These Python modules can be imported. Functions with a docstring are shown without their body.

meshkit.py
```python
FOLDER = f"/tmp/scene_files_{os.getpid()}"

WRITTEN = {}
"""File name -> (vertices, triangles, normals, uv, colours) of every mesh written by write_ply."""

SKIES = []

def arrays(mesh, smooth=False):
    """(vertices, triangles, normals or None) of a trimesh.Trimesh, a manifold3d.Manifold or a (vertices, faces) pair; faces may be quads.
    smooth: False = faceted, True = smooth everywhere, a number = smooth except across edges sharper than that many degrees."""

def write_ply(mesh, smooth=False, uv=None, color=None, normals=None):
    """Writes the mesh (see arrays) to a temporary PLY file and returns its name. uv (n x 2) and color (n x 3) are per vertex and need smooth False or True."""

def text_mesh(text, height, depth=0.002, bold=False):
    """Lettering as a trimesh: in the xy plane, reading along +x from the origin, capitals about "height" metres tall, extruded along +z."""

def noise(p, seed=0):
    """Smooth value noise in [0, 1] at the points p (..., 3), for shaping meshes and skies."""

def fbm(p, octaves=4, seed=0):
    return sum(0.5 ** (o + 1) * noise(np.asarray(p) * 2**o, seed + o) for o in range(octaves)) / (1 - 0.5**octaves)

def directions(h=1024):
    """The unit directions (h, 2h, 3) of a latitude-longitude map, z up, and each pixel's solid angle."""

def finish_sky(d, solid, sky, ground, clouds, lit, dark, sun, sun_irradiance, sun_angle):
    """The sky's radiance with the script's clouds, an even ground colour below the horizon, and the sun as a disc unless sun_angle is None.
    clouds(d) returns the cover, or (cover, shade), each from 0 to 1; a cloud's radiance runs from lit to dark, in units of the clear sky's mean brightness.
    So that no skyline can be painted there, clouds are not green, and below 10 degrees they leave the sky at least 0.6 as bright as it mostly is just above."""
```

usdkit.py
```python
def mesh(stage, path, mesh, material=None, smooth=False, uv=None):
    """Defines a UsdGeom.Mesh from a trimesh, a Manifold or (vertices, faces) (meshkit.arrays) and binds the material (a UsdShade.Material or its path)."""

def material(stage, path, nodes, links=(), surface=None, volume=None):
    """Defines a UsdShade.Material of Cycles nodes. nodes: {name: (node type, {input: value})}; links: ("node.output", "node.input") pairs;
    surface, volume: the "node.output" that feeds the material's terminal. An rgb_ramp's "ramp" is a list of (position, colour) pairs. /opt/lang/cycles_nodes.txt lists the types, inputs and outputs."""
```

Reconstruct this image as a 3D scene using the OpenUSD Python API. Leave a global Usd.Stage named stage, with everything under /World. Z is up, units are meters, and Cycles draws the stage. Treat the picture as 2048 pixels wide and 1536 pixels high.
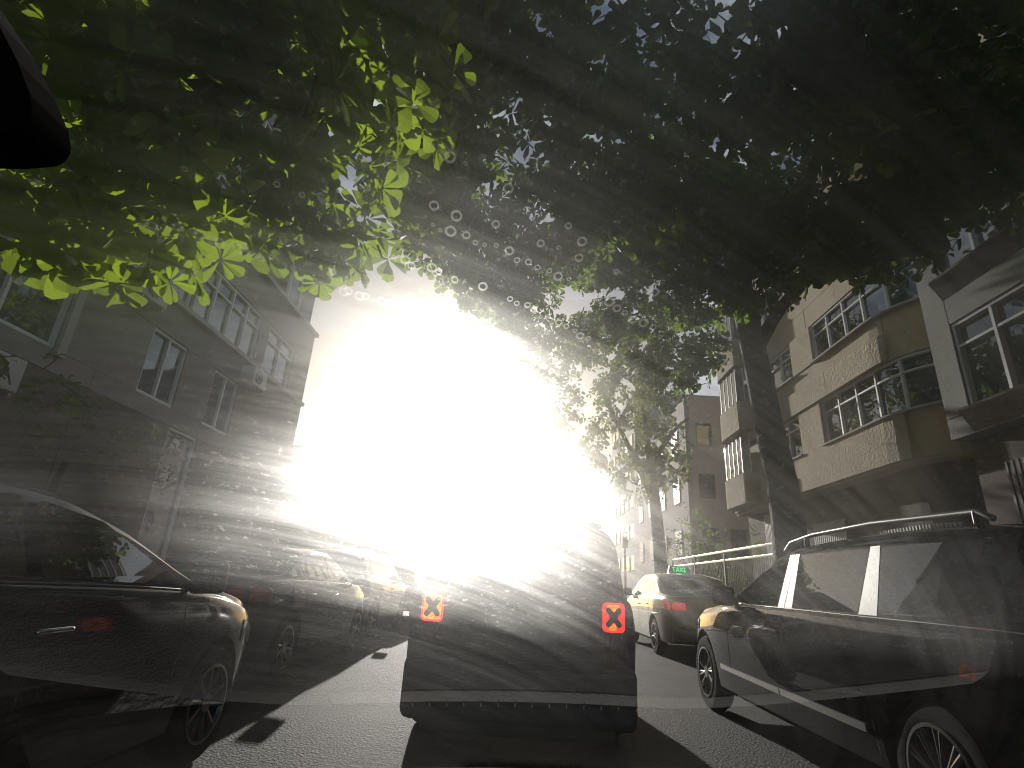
import math, random, numpy as np, trimesh, usdkit, meshkit, manifold3d
from shapely.geometry import Polygon
from pxr import Usd, UsdGeom, UsdLux, UsdShade, Sdf, Gf

stage = Usd.Stage.CreateInMemory()
world = UsdGeom.Xform.Define(stage, '/World')
stage.SetDefaultPrim(world.GetPrim())
UsdGeom.Scope.Define(stage, '/World/Looks')
rng = np.random.default_rng(7)
random.seed(7)

# ------------------------------------------------------------------ camera, sky, sun, exposure
EXPOSURE = 0.35
SUN_AZ, SUN_EL = math.radians(-8.2), math.radians(13.7)
SUN_STRENGTH, SKY_STRENGTH = 1.25, 0.065
CAM = np.array([0, 0, 1.15])
_p, _r, _w = map(math.radians, (20.1, 3.5, 2.0))
_f = np.array([-math.sin(_w) * math.cos(_p), math.cos(_w) * math.cos(_p), math.sin(_p)])
_R = np.array([math.cos(_w), math.sin(_w), 0]); _U = np.cross(_R, _f)
_u = _U * math.cos(_r) - _R * math.sin(_r); _rt = _R * math.cos(_r) + _U * math.sin(_r)
cam = UsdGeom.Camera.Define(stage, '/World/camera')
cam.AddTransformOp().Set(Gf.Matrix4d(*_rt, 0, *_u, 0, *(-_f), 0, *CAM, 1))
cam.CreateHorizontalApertureAttr(36.0); cam.CreateFocalLengthAttr(36 * 1090 / 2048)
cam.CreateClippingRangeAttr(Gf.Vec2f(0.02, 5000)); cam.CreateExposureAttr(EXPOSURE)

SUN = np.array([math.sin(SUN_AZ) * math.cos(SUN_EL), math.cos(SUN_AZ) * math.cos(SUN_EL), math.sin(SUN_EL)])
_x = np.cross([0, 0, 1], SUN); _x /= np.linalg.norm(_x); _y = np.cross(SUN, _x)
sun = UsdLux.DistantLight.Define(stage, '/World/sun')
sun.CreateIntensityAttr(SUN_STRENGTH); sun.CreateAngleAttr(0.53); sun.CreateNormalizeAttr(True); sun.CreateColorAttr(Gf.Vec3f(1, .955, .88))
sun.AddTransformOp().Set(Gf.Matrix4d(*_x, 0, *_y, 0, *SUN, 0, 0, 0, 0, 1))

def mat(name, nodes, links=(), surface=None, volume=None):
    return usdkit.material(stage, '/World/Looks/' + name, nodes, links, surface, volume)

skym = mat('sky_air', {
    "t": ("sky_texture", {"sky_type": "single_scattering", "sun_disc": False, "sun_elevation": SUN_EL, "sun_rotation": SUN_AZ, "aerosol_density": 1.6}),
    "c": ("texture_coordinate", {}), "mp": ("mapping", {"scale": (1.2, 1.2, 3.6)}),
    "n": ("noise_texture", {"scale": 2.6, "detail": 7, "roughness": .58}),
    "r": ("rgb_ramp", {"ramp": [(0, (0, 0, 0)), (.47, (0, 0, 0)), (.66, (.75, .75, .75)), (1, (.9, .9, .9))]}),
    "m": ("mix_color", {"b": (11.0, 11.5, 12.2)}),
    "b": ("background_shader", {"strength": SKY_STRENGTH})},
    [("c.generated", "mp.vector"), ("mp.vector", "n.vector"), ("n.fac", "r.fac"), ("r.color", "m.fac"), ("t.color", "m.a"), ("m.result", "b.color")], surface="b.background")
dome = UsdLux.DomeLight.Define(stage, '/World/sky')
UsdShade.MaterialBindingAPI.Apply(dome.GetPrim()).Bind(skym)
dome.GetPrim().SetCustomDataByKey('kind', 'structure')

# ------------------------------------------------------------------ naming helpers
_used = {}
def numbered(parent, name):
    k = (parent, name); n = _used.get(k, 0); _used[k] = n + 1
    return name if n == 0 else f'{name}_{n:03d}'
def _path(parent): return '/World' if parent is None else str(parent.GetPath())
def tag(p, label=None, category=None, group=None, kind=None):
    for k, v in (('label', label), ('category', category), ('group', group), ('kind', kind)):
        if v: p.SetCustomDataByKey(k, v)
    return p
def obj(name, mesh, m, parent=None, smooth=False, **kw):
    pp = _path(parent)
    q = usdkit.mesh(stage, pp + '/' + numbered(pp, name), mesh, m, smooth=smooth).GetPrim()
    return tag(q, **kw)
def thing(name, label, category, loc=(0, 0, 0), rz=0, group=None, parent=None):
    pp = _path(parent)
    x = UsdGeom.Xform.Define(stage, pp + '/' + numbered(pp, name))
    x.AddTranslateOp().Set(Gf.Vec3d(*map(float, loc)))
    if rz: x.AddRotateZOp().Set(rz)
    return tag(x.GetPrim(), label, category, group)
def sub(name, parent):
    pp = _path(parent)
    return UsdGeom.Xform.Define(stage, pp + '/' + numbered(pp, name)).GetPrim()
def cat(ms): return trimesh.util.concatenate(ms)
def box(x0, x1, y0, y1, z0, z1):
    b = trimesh.creation.box([x1 - x0, y1 - y0, z1 - z0]); b.apply_translation([(x0 + x1) / 2, (y0 + y1) / 2, (z0 + z1) / 2]); return b
def rbox(x0, x1, y0, y1, z0, z1, r=.02, seg=8):
    r = min(r, (x1 - x0) / 2.01, (y1 - y0) / 2.01, (z1 - z0) / 2.01)
    pts = []
    s = trimesh.creation.icosphere(1, r).vertices
    for x in (x0 + r, x1 - r):
        for y in (y0 + r, y1 - r):
            for z in (z0 + r, z1 - r): pts.append(s + [x, y, z])
    return trimesh.convex.convex_hull(np.vstack(pts))
def hull(pts, r=.02):
    s = trimesh.creation.icosphere(1, r).vertices
    return trimesh.convex.convex_hull(np.vstack([s + np.asarray(p) for p in pts]))
def tube(pts, r, sides=8, caps=True):
    p = np.asarray(pts, float); r = np.broadcast_to(r, (len(p),))
    t = np.gradient(p, axis=0); t /= np.linalg.norm(t, axis=1, keepdims=True) + 1e-12
    ref = np.array([0, 0, 1.]) if abs(t[:, 2]).mean() < .8 else np.array([1., 0, 0])
    a = np.cross(t, ref); a /= np.linalg.norm(a, axis=1, keepdims=True) + 1e-12; b = np.cross(t, a)
    g = np.arange(sides) * 2 * np.pi / sides
    v = (p[:, None] + r[:, None, None] * (np.cos(g)[None, :, None] * a[:, None] + np.sin(g)[None, :, None] * b[:, None])).reshape(-1, 3)
    F = []
    for i in range(len(p) - 1):
        for j in range(sides):
            q = [i * sides + j, i * sides + (j + 1) % sides, (i + 1) * sides + (j + 1) % sides, (i + 1) * sides + j]
            F += [[q[0], q[1], q[2]], [q[0], q[2], q[3]]]
    if caps:
        n = len(v); v = np.vstack([v, p[0], p[-1]])
        for j in range(sides):
            F += [[n, (j + 1) % sides, j], [n + 1, (len(p) - 1) * sides + j, (len(p) - 1) * sides + (j + 1) % sides]]
    m = trimesh.Trimesh(v, np.array(F), process=False); m.fix_normals(); return m

# ------------------------------------------------------------------ materials
def plain(name, col, rough=.5, **kw):
    return mat(name, {"p": ("principled_bsdf", {"base_color": col, "roughness": rough, **kw})}, surface="p.BSDF")
def grained(name, c1, c2, scale, rough=.85, bump=.3, bscale=None, dist=.02, detail=6, ramp=(.3, .7), **kw):
    return mat(name, {"g": ("geometry", {}), "n": ("noise_texture", {"scale": scale, "detail": detail, "roughness": .6}),
        "r": ("rgb_ramp", {"ramp": [(0, c1), (ramp[0], c1), (ramp[1], c2), (1, c2)]}),
        "n2": ("noise_texture", {"scale": bscale or scale * 8, "detail": 4, "roughness": .65}),
        "b": ("bump", {"strength": bump, "distance": dist}),
        "p": ("principled_bsdf", {"roughness": rough, **kw})},
        [("g.position", "n.vector"), ("g.position", "n2.vector"), ("n.fac", "r.fac"), ("r.color", "p.base_color"), ("n2.fac", "b.height"), ("b.normal", "p.normal")], surface="p.BSDF")
M = {}
M['asphalt'] = mat('asphalt', {"g": ("geometry", {}),
    "v": ("voronoi_texture", {"scale": 48, "randomness": 1}), "n": ("noise_texture", {"scale": .7, "detail": 5, "roughness": .6}), "n2": ("noise_texture", {"scale": 75, "detail": 4, "roughness": .7}),
    "ra": ("rgb_ramp", {"ramp": [(.25, (.012, .012, .0115)), (.5, (.028, .0275, .026)), (.66, (.06, .058, .052)), (.8, (.12, .115, .1))]}),
    "rb": ("rgb_ramp", {"ramp": [(.3, (.55, .55, .55)), (.45, (.85, .85, .85)), (.55, (1, 1, 1)), (.7, (1.3, 1.3, 1.3))]}),
    "ck": ("voronoi_texture", {"scale": .32, "feature": "distance_to_edge"}), "wn": ("noise_texture", {"scale": 3.0, "detail": 4}), "wa": ("vector_math", {"math_type": "multiply_add", "vector2": (.5, .5, .0)}), "rc": ("rgb_ramp", {"ramp": [(0, (.25, .25, .25)), (.004, (.4, .4, .4)), (.012, (1, 1, 1)), (1, (1, 1, 1))]}), "x2": ("mix_color", {"blend_type": "multiply", "fac": 1.0}),
    "x": ("mix_color", {"blend_type": "multiply", "fac": 1.0}),
    "s": ("math", {"math_type": "add"}), "bu": ("bump", {"strength": 1.0, "distance": .02}),
    "p": ("principled_bsdf", {"roughness": .75, "specular_ior_level": .22})},
    [("g.position", "v.vector"), ("g.position", "n.vector"), ("g.position", "n2.vector"), ("n2.fac", "ra.fac"), ("n.fac", "rb.fac"), ("ra.color", "x.a"), ("rb.color", "x.b"), ("g.position", "wn.vector"), ("wn.color", "wa.vector1"), ("g.position", "wa.vector3"), ("wa.vector", "ck.vector"), ("ck.distance", "rc.fac"), ("x.result", "x2.a"), ("rc.color", "x2.b"), ("x2.result", "p.base_color"),
     ("v.distance", "s.value1"), ("n2.fac", "s.value2"), ("s.value", "bu.height"), ("bu.normal", "p.normal")], surface="p.BSDF")
M['ground'] = grained('ground', (.05, .045, .035), (.09, .08, .06), .6)
M['paving'] = grained('paving', (.14, .135, .125), (.24, .23, .21), 1.3, bscale=40)
M['kerb'] = grained('kerb', (.2, .19, .18), (.3, .29, .27), 3, bscale=30)
M['stucco_pink'] = grained('stucco_pink', (.19, .172, .158), (.25, .228, .21), .9, bscale=60, bump=.25)
M['stucco_yellow'] = grained('stucco_yellow', (.38, .29, .15), (.45, .36, .20), .7, bscale=50, bump=.2)
M['stucco_beige'] = grained('stucco_beige', (.36, .295, .19), (.44, .37, .25), .8, bscale=50, bump=.25)
M['stucco_rough'] = grained('stucco_rough', (.37, .30, .19), (.47, .39, .26), 2.2, bscale=14, bump=1.0, dist=.09)
M['stucco_green'] = grained('stucco_green', (.15, .16, .14), (.21, .22, .19), .8, bscale=22, bump=.6, dist=.04)
M['stucco_grey'] = grained('stucco_grey', (.36, .30, .29), (.43, .37, .35), .5, bscale=40)
M['brown_stone'] = grained('brown_stone', (.07, .052, .04), (.11, .085, .065), 1.1, bscale=30)
M['concrete'] = grained('concrete', (.3, .29, .27), (.4, .39, .36), 1.5, bscale=30)
M['white_frame'] = plain('white_frame', (.62, .62, .6), .4)
M['alu_frame'] = plain('alu_frame', (.45, .45, .44), .35, metallic=.6)
M['dark_frame'] = plain('dark_frame', (.06, .055, .05), .5)
M['window_glass'] = mat('window_glass', {"g": ("geometry", {}), "n": ("noise_texture", {"scale": 1.1, "detail": 1}), "b": ("bump", {"strength": .12, "distance": .05}),
    "p": ("principled_bsdf", {"base_color": (.02, .024, .024), "roughness": .02, "ior": 2.3, "specular_ior_level": .5})},
    [("g.position", "n.vector"), ("n.fac", "b.height"), ("b.normal", "p.normal")], surface="p.BSDF")
M['bright_glass'] = plain('balcony_glass', (.12, .14, .14), .05, ior=1.6)
M['car_glass'] = plain('car_glass', (.004, .005, .006), .012, ior=2.0)
M['black_paint'] = mat('black_paint', {"p": ("principled_bsdf", {"base_color": (.003, .003, .0035), "roughness": .8, "specular_ior_level": .0, "coat_weight": 1.0, "coat_roughness": .015, "coat_ior": 1.36})}, surface="p.BSDF")
M['dark_paint'] = plain('dark_paint', (.003, .003, .003), .8, specular_ior_level=.0, coat_weight=1.0, coat_roughness=.09, coat_ior=1.27)
M['grey_paint'] = plain('grey_paint', (.02, .02, .021), .35, specular_ior_level=.2, coat_weight=1.0, coat_roughness=.03, coat_ior=1.3)
M['dusty_paint'] = plain('dusty_paint', (.012, .012, .012), .5, specular_ior_level=.2, coat_weight=.4, coat_roughness=.1, coat_ior=1.35)
M['taxi_paint'] = plain('taxi_paint', (.19, .165, .04), .32, metallic=.15, coat_weight=1.0, coat_roughness=.04)
M['taxi_stripe'] = plain('taxi_stripe', (.01, .015, .06), .35, coat_weight=.8)
M['pillar_film'] = plain('pillar_film', (.03, .03, .03), .4, metallic=.7)
M['chrome'] = plain('chrome', (.75, .75, .74), .12, metallic=1.0)
M['satin_metal'] = plain('satin_metal', (.55, .55, .54), .3, metallic=1.0)
M['plastic'] = plain('black_plastic', (.02, .02, .02), .5)
M['rubber'] = plain('rubber', (.012, .012, .012), .9, specular_ior_level=.08)
M['rim'] = plain('rim_metal', (.35, .35, .35), .3, metallic=.9)
M['dark_rim'] = plain('dark_rim_metal', (.12, .12, .12), .3, metallic=.9)
M['red_lens'] = plain('red_lens', (.35, .01, .008), .15)
M['dim_red'] = plain('dim_red_lens', (.3, .01, .01), .2, emission_color=(1, .03, .02), emission_strength=.35)
M['lit_red'] = mat('lit_red_lens', {"p": ("principled_bsdf", {"base_color": (.4, .02, .01), "roughness": .2, "emission_color": (1, .02, .008), "emission_strength": 1.5})}, surface="p.BSDF")
M['lit_orange'] = mat('lit_orange_lens', {"g": ("geometry", {}), "n": ("noise_texture", {"scale": 60, "detail": 2}),
    "r": ("rgb_ramp", {"ramp": [(.3, (1, .07, .005)), (.5, (1, .2, .01)), (.75, (1, .42, .02))]}),
    "p": ("principled_bsdf", {"base_color": (.5, .1, .02), "roughness": .2, "emission_strength": 1.4})},
    [("g.position", "n.vector"), ("n.fac", "r.fac"), ("r.color", "p.emission_color")], surface="p.BSDF")
M['lit_green'] = plain('lit_green_letters', (.05, .4, .1), .4, emission_color=(.03, 1, .25), emission_strength=1.0)
M['sign_dark'] = plain('sign_dark', (.02, .05, .03), .4, emission_color=(.01, .12, .05), emission_strength=.4)
M['cross_dark'] = plain('cross_dark', (.035, .012, .012), .35)
M['signal_red'] = plain('signal_red', (.6, .02, .03), .3, emission_color=(1, .04, .06), emission_strength=9.0)
M['plate'] = plain('plate_grey', (.4, .4, .4), .4)
M['lamp_glass'] = plain('lamp_glass', (.12, .12, .12), .08)
M['bark'] = grained('bark', (.035, .03, .024), (.075, .062, .05), 4, bscale=18, bump=.9, dist=.06)
M['twig'] = plain('twig_bark', (.05, .04, .028), .9)
M['steel_bar'] = plain('steel_bar', (.7, .7, .68), .22, metallic=.9)
M['bar_paint'] = plain('bar_paint', (.03, .03, .03), .5)
M['slat_paint'] = plain('slat_paint', (.5, .49, .45), .5)
M['ac_shell'] = plain('ac_shell', (.42, .42, .4), .5)
M['clay'] = grained('clay', (.2, .09, .05), (.28, .13, .08), 3)

def leaf_mat(name, front, through, split=.5):
    return mat(name, {"g": ("geometry", {}), "ir": ("rgb_ramp", {"ramp": [(0, tuple(.55 * c for c in front)), (.6, front), (.93, tuple(1.25 * c for c in front)), (.965, (.22, .12, .02)), (1, (.25, .07, .02))]}),
        "tr": ("rgb_ramp", {"ramp": [(0, tuple(.65 * c for c in through)), (.6, through), (.955, tuple(1.25 * c for c in through)), (.97, (.75, .4, .04)), (1, (.7, .18, .03))]}),
        "d": ("principled_bsdf", {"roughness": .6, "specular_ior_level": .1}), "t": ("translucent_bsdf", {}), "m": ("mix_closure", {"fac": split})},
        [("g.random_per_island", "ir.fac"), ("g.random_per_island", "tr.fac"), ("ir.color", "d.base_color"), ("tr.color", "t.color"), ("d.BSDF", "m.closure1"), ("t.BSDF", "m.closure2")], surface="m.closure")
M['leaf'] = leaf_mat('almond_leaf', (.035, .06, .014), (.38, .54, .04), .6)
M['leaf2'] = leaf_mat('street_tree_leaf', (.036, .058, .014), (.30, .45, .045), .52)
M['leaf3'] = leaf_mat('far_leaf', (.045, .06, .02), (.26, .32, .05), .5)
M['leaf4'] = leaf_mat('shrub_leaf', (.05, .1, .015), (.35, .55, .03), .55)

M['leather'] = mat('dash_leather', {"g": ("geometry", {}), "v": ("voronoi_texture", {"scale": 260}), "n": ("noise_texture", {"scale": 900, "detail": 2}), "n3": ("noise_texture", {"scale": 6, "detail": 3}),
    "r": ("rgb_ramp", {"ramp": [(.3, (.026, .026, .026)), (.7, (.042, .042, .042))]}), "s": ("math", {"math_type": "add"}), "b": ("bump", {"strength": 1.0, "distance": .004}),
    "p": ("principled_bsdf", {"roughness": .7, "specular_ior_level": .12})},
    [("g.position", "v.vector"), ("g.position", "n.vector"), ("g.position", "n3.vector"), ("n3.fac", "r.fac"), ("r.color", "p.base_color"), ("v.distance", "s.value1"), ("n.fac", "s.value2"), ("s.value", "b.height"), ("b.normal", "p.normal")], surface="p.BSDF")
M['sunlit_edge_leather'] = mat('sunlit_edge_leather', {"g": ("geometry", {}), "v": ("voronoi_texture", {"scale": 240}), "n": ("noise_texture", {"scale": 700, "detail": 2}), "s": ("math", {"math_type": "add"}), "b": ("bump", {"strength": 1.0, "distance": .004}), "p": ("principled_bsdf", {"base_color": (.095, .095, .093), "roughness": .65, "specular_ior_level": .2})},
    [("g.position", "v.vector"), ("g.position", "n.vector"), ("v.distance", "s.value1"), ("n.fac", "s.value2"), ("s.value", "b.height"), ("b.normal", "p.normal")], surface="p.BSDF")  # dash leather made lighter, sunlight on the lip put into its colour
M['dash_plastic'] = grained('dash_plastic', (.008, .008, .008), (.012, .012, .012), 20, bscale=700, bump=.5, dist=.002, rough=.95, specular_ior_level=.05)
M['thread'] = plain('thread', (.13, .13, .125), .9, specular_ior_level=.05)
M['mirror_shell'] = plain('mirror_shell', (.006, .0055, .0055), .9, specular_ior_level=.1)
M['lining'] = plain('lining', (.05, .05, .048), .9)

# the dusty, wiper-smeared windscreen: clear glass with a Fresnel sheen and a thin film of dust that scatters the sun forwards
PIVOT = (-.50, -.22)      # wiper pivot, in the plane of the glass (across, up the slope from the base line)
WS_SL = math.radians(30); WS_BASE = np.array([0, 1.05, .90])
DUST_MEAN, DUST_ROUGH, DUST_IOR = .82, .28, 1.3
SMEAR_IOR, SMEAR_ROUGH, SMEAR_SHARE = 1.17, 1.0, .40
M['windscreen'] = mat('windscreen', {
    "g": ("geometry", {}), "sep": ("separate_xyz", {}),
    "t1": ("vector_math", {"math_type": "subtract", "vector2": tuple(WS_BASE)}), "t2": ("vector_math", {"math_type": "dot_product", "vector2": (0, -math.cos(WS_SL), math.sin(WS_SL))}),
    "du": ("math", {"math_type": "subtract", "value2": PIVOT[0]}), "dv": ("math", {"math_type": "subtract", "value2": PIVOT[1]}),
    "an": ("math", {"math_type": "arctan2"}), "uv": ("combine_xyz", {"z": 0}), "len": ("vector_math", {"math_type": "length"}),
    "rs": ("math", {"math_type": "multiply", "value2": 60.0}), "as": ("math", {"math_type": "multiply", "value2": 1.6}), "pol": ("combine_xyz", {"z": 0}),
    "n1": ("noise_texture", {"scale": 1.0, "detail": 5, "roughness": .62}),
    "rs2": ("math", {"math_type": "multiply", "value2": 10.0}), "as2": ("math", {"math_type": "multiply", "value2": 1.2}), "pol2": ("combine_xyz", {"z": 3.3}),
    "n2": ("noise_texture", {"scale": 1.0, "detail": 3, "roughness": .55}),
    "n3": ("noise_texture", {"scale": 150, "detail": 4, "roughness": .7}), "n4": ("noise_texture", {"scale": 14, "detail": 3}),
    "r1": ("map_range", {"from_min": .30, "from_max": .72, "to_min": .55, "to_max": 1.5, "clamp": True}),
    "r2": ("map_range", {"from_min": .30, "from_max": .70, "to_min": .6, "to_max": 1.4, "clamp": True}),
    "r3": ("map_range", {"from_min": .58, "from_max": .80, "to_min": .85, "to_max": 2.6, "clamp": True}),
    "r4": ("map_range", {"from_min": .3, "from_max": .7, "to_min": .8, "to_max": 1.2, "clamp": True}),
    "m1": ("math", {"math_type": "multiply"}), "m2": ("math", {"math_type": "multiply"}), "m3": ("math", {"math_type": "multiply"}),
    "wob": ("math", {"math_type": "multiply_add", "value2": .16, "value3": -.08}), "left": ("math", {"math_type": "minimum", "value2": -.02}), "tilt": ("math", {"math_type": "multiply_add", "value2": .36}), "lev": ("math", {"math_type": "add"}),
    "low": ("map_range", {"from_min": .36, "from_max": .51, "to_min": .11, "to_max": 1.0, "clamp": True}), "m4": ("math", {"math_type": "multiply"}),
    "amt": ("math", {"math_type": "multiply", "value2": DUST_MEAN, "use_clamp": True}),
    "clear": ("transparent_bsdf", {}), "dust": ("principled_bsdf", {"base_color": (.97, .985, 1.0), "thin_wall": 1, "transmission_weight": 1.0, "roughness": DUST_ROUGH, "ior": DUST_IOR}),
    "smear": ("refraction_bsdf", {"color": (1, 1, 1), "distribution": "beckmann", "roughness": SMEAR_ROUGH, "IOR": SMEAR_IOR}), "dv2": ("mix_closure", {"fac": SMEAR_SHARE}),
    "film": ("mix_closure", {}),
    "fr": ("fresnel", {"IOR": 1.5}), "frs": ("math", {"math_type": "multiply", "value2": 3.6, "use_clamp": True}), "gl": ("glossy_bsdf", {"roughness": .0, "color": (1, 1, 1)}),
    "sheen": ("mix_closure", {}), "clear2": ("transparent_bsdf", {}), "out": ("mix_closure", {"fac": .47})},
    [("g.position", "sep.vector"), ("g.position", "t1.vector1"), ("t1.vector", "t2.vector1"), ("sep.x", "du.value1"), ("t2.value", "dv.value1"),
     ("dv.value", "an.value1"), ("du.value", "an.value2"), ("du.value", "uv.x"), ("dv.value", "uv.y"), ("uv.vector", "len.vector1"),
     ("len.value", "rs.value1"), ("an.value", "as.value1"), ("rs.value", "pol.x"), ("as.value", "pol.y"), ("pol.vector", "n1.vector"),
     ("len.value", "rs2.value1"), ("an.value", "as2.value1"), ("rs2.value", "pol2.x"), ("as2.value", "pol2.y"), ("pol2.vector", "n2.vector"),
     ("g.position", "n3.vector"), ("g.position", "n4.vector"),
     ("n1.fac", "r1.value"), ("n2.fac", "r2.value"), ("n3.fac", "r3.value"), ("n4.fac", "r4.value"),
     ("r1.result", "m1.value1"), ("r2.result", "m1.value2"), ("m1.value", "m2.value1"), ("r3.result", "m2.value2"), ("m2.value", "m3.value1"), ("r4.result", "m3.value2"), ("n2.fac", "wob.value1"), ("sep.x", "left.value1"), ("left.value", "tilt.value1"), ("wob.value", "tilt.value3"), ("tilt.value", "lev.value1"), ("t2.value", "lev.value2"), ("lev.value", "low.value"), ("m3.value", "m4.value1"), ("low.result", "m4.value2"), ("m4.value", "amt.value1"),
     ("dust.BSDF", "dv2.closure1"), ("smear.BSDF", "dv2.closure2"),
     ("amt.value", "film.fac"), ("clear.BSDF", "film.closure1"), ("dv2.closure", "film.closure2"),
     ("fr.fac", "frs.value1"), ("frs.value", "sheen.fac"), ("film.closure", "sheen.closure1"), ("gl.BSDF", "sheen.closure2"),
     ("clear2.BSDF", "out.closure1"), ("sheen.closure", "out.closure2")], surface="out.closure")
M['speck_blur_film'] = mat('speck_blur_film', {"clear": ("transparent_bsdf", {}), "dust": ("principled_bsdf", {"base_color": (1, 1, 1), "thin_wall": 1, "transmission_weight": 1.0, "roughness": .34, "ior": 1.3}), "m": ("mix_closure", {"fac": .06})},
    [("clear.BSDF", "m.closure1"), ("dust.BSDF", "m.closure2")], surface="m.closure")  # dusty film for the rings that copy out-of-focus specks

# ------------------------------------------------------------------ ground, road, pavements
def sheet(x0, x1, y0, y1, z, nx=1, ny=1):
    xs, ys = np.linspace(x0, x1, nx + 1), np.linspace(y0, y1, ny + 1)
    v = np.array([[x, y, z] for y in ys for x in xs]); F = []
    for j in range(ny):
        for i in range(nx):
            a = j * (nx + 1) + i; F += [[a, a + 1, a + nx + 2], [a, a + nx + 2, a + nx + 1]]
    return trimesh.Trimesh(v, np.array(F), process=False)
obj('ground', sheet(-900, 900, -900, 900, -.02), M['ground'], kind='structure')
obj('road', sheet(-5.3, 4.45, -60, 160, 0, 10, 60), M['asphalt'], kind='structure')
obj('pavement', box(-9.0, -5.3, -60, 160, -.1, .13), M['paving'], kind='structure')
obj('pavement', box(4.45, 9.4, -60, 160, -.1, .13), M['paving'], kind='structure')
for sx, x0 in ((0, -5.32), (1, 4.32)):
    k = [box(x0, x0 + .15, y, y + .985, -.05, .142) for y in np.arange(-20, 60, 1.0)]
    q = sub('kerb', None); tag(q, kind='structure')
    for b in k[:70]: obj('kerb_stone', b, M['kerb'], q)

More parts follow.
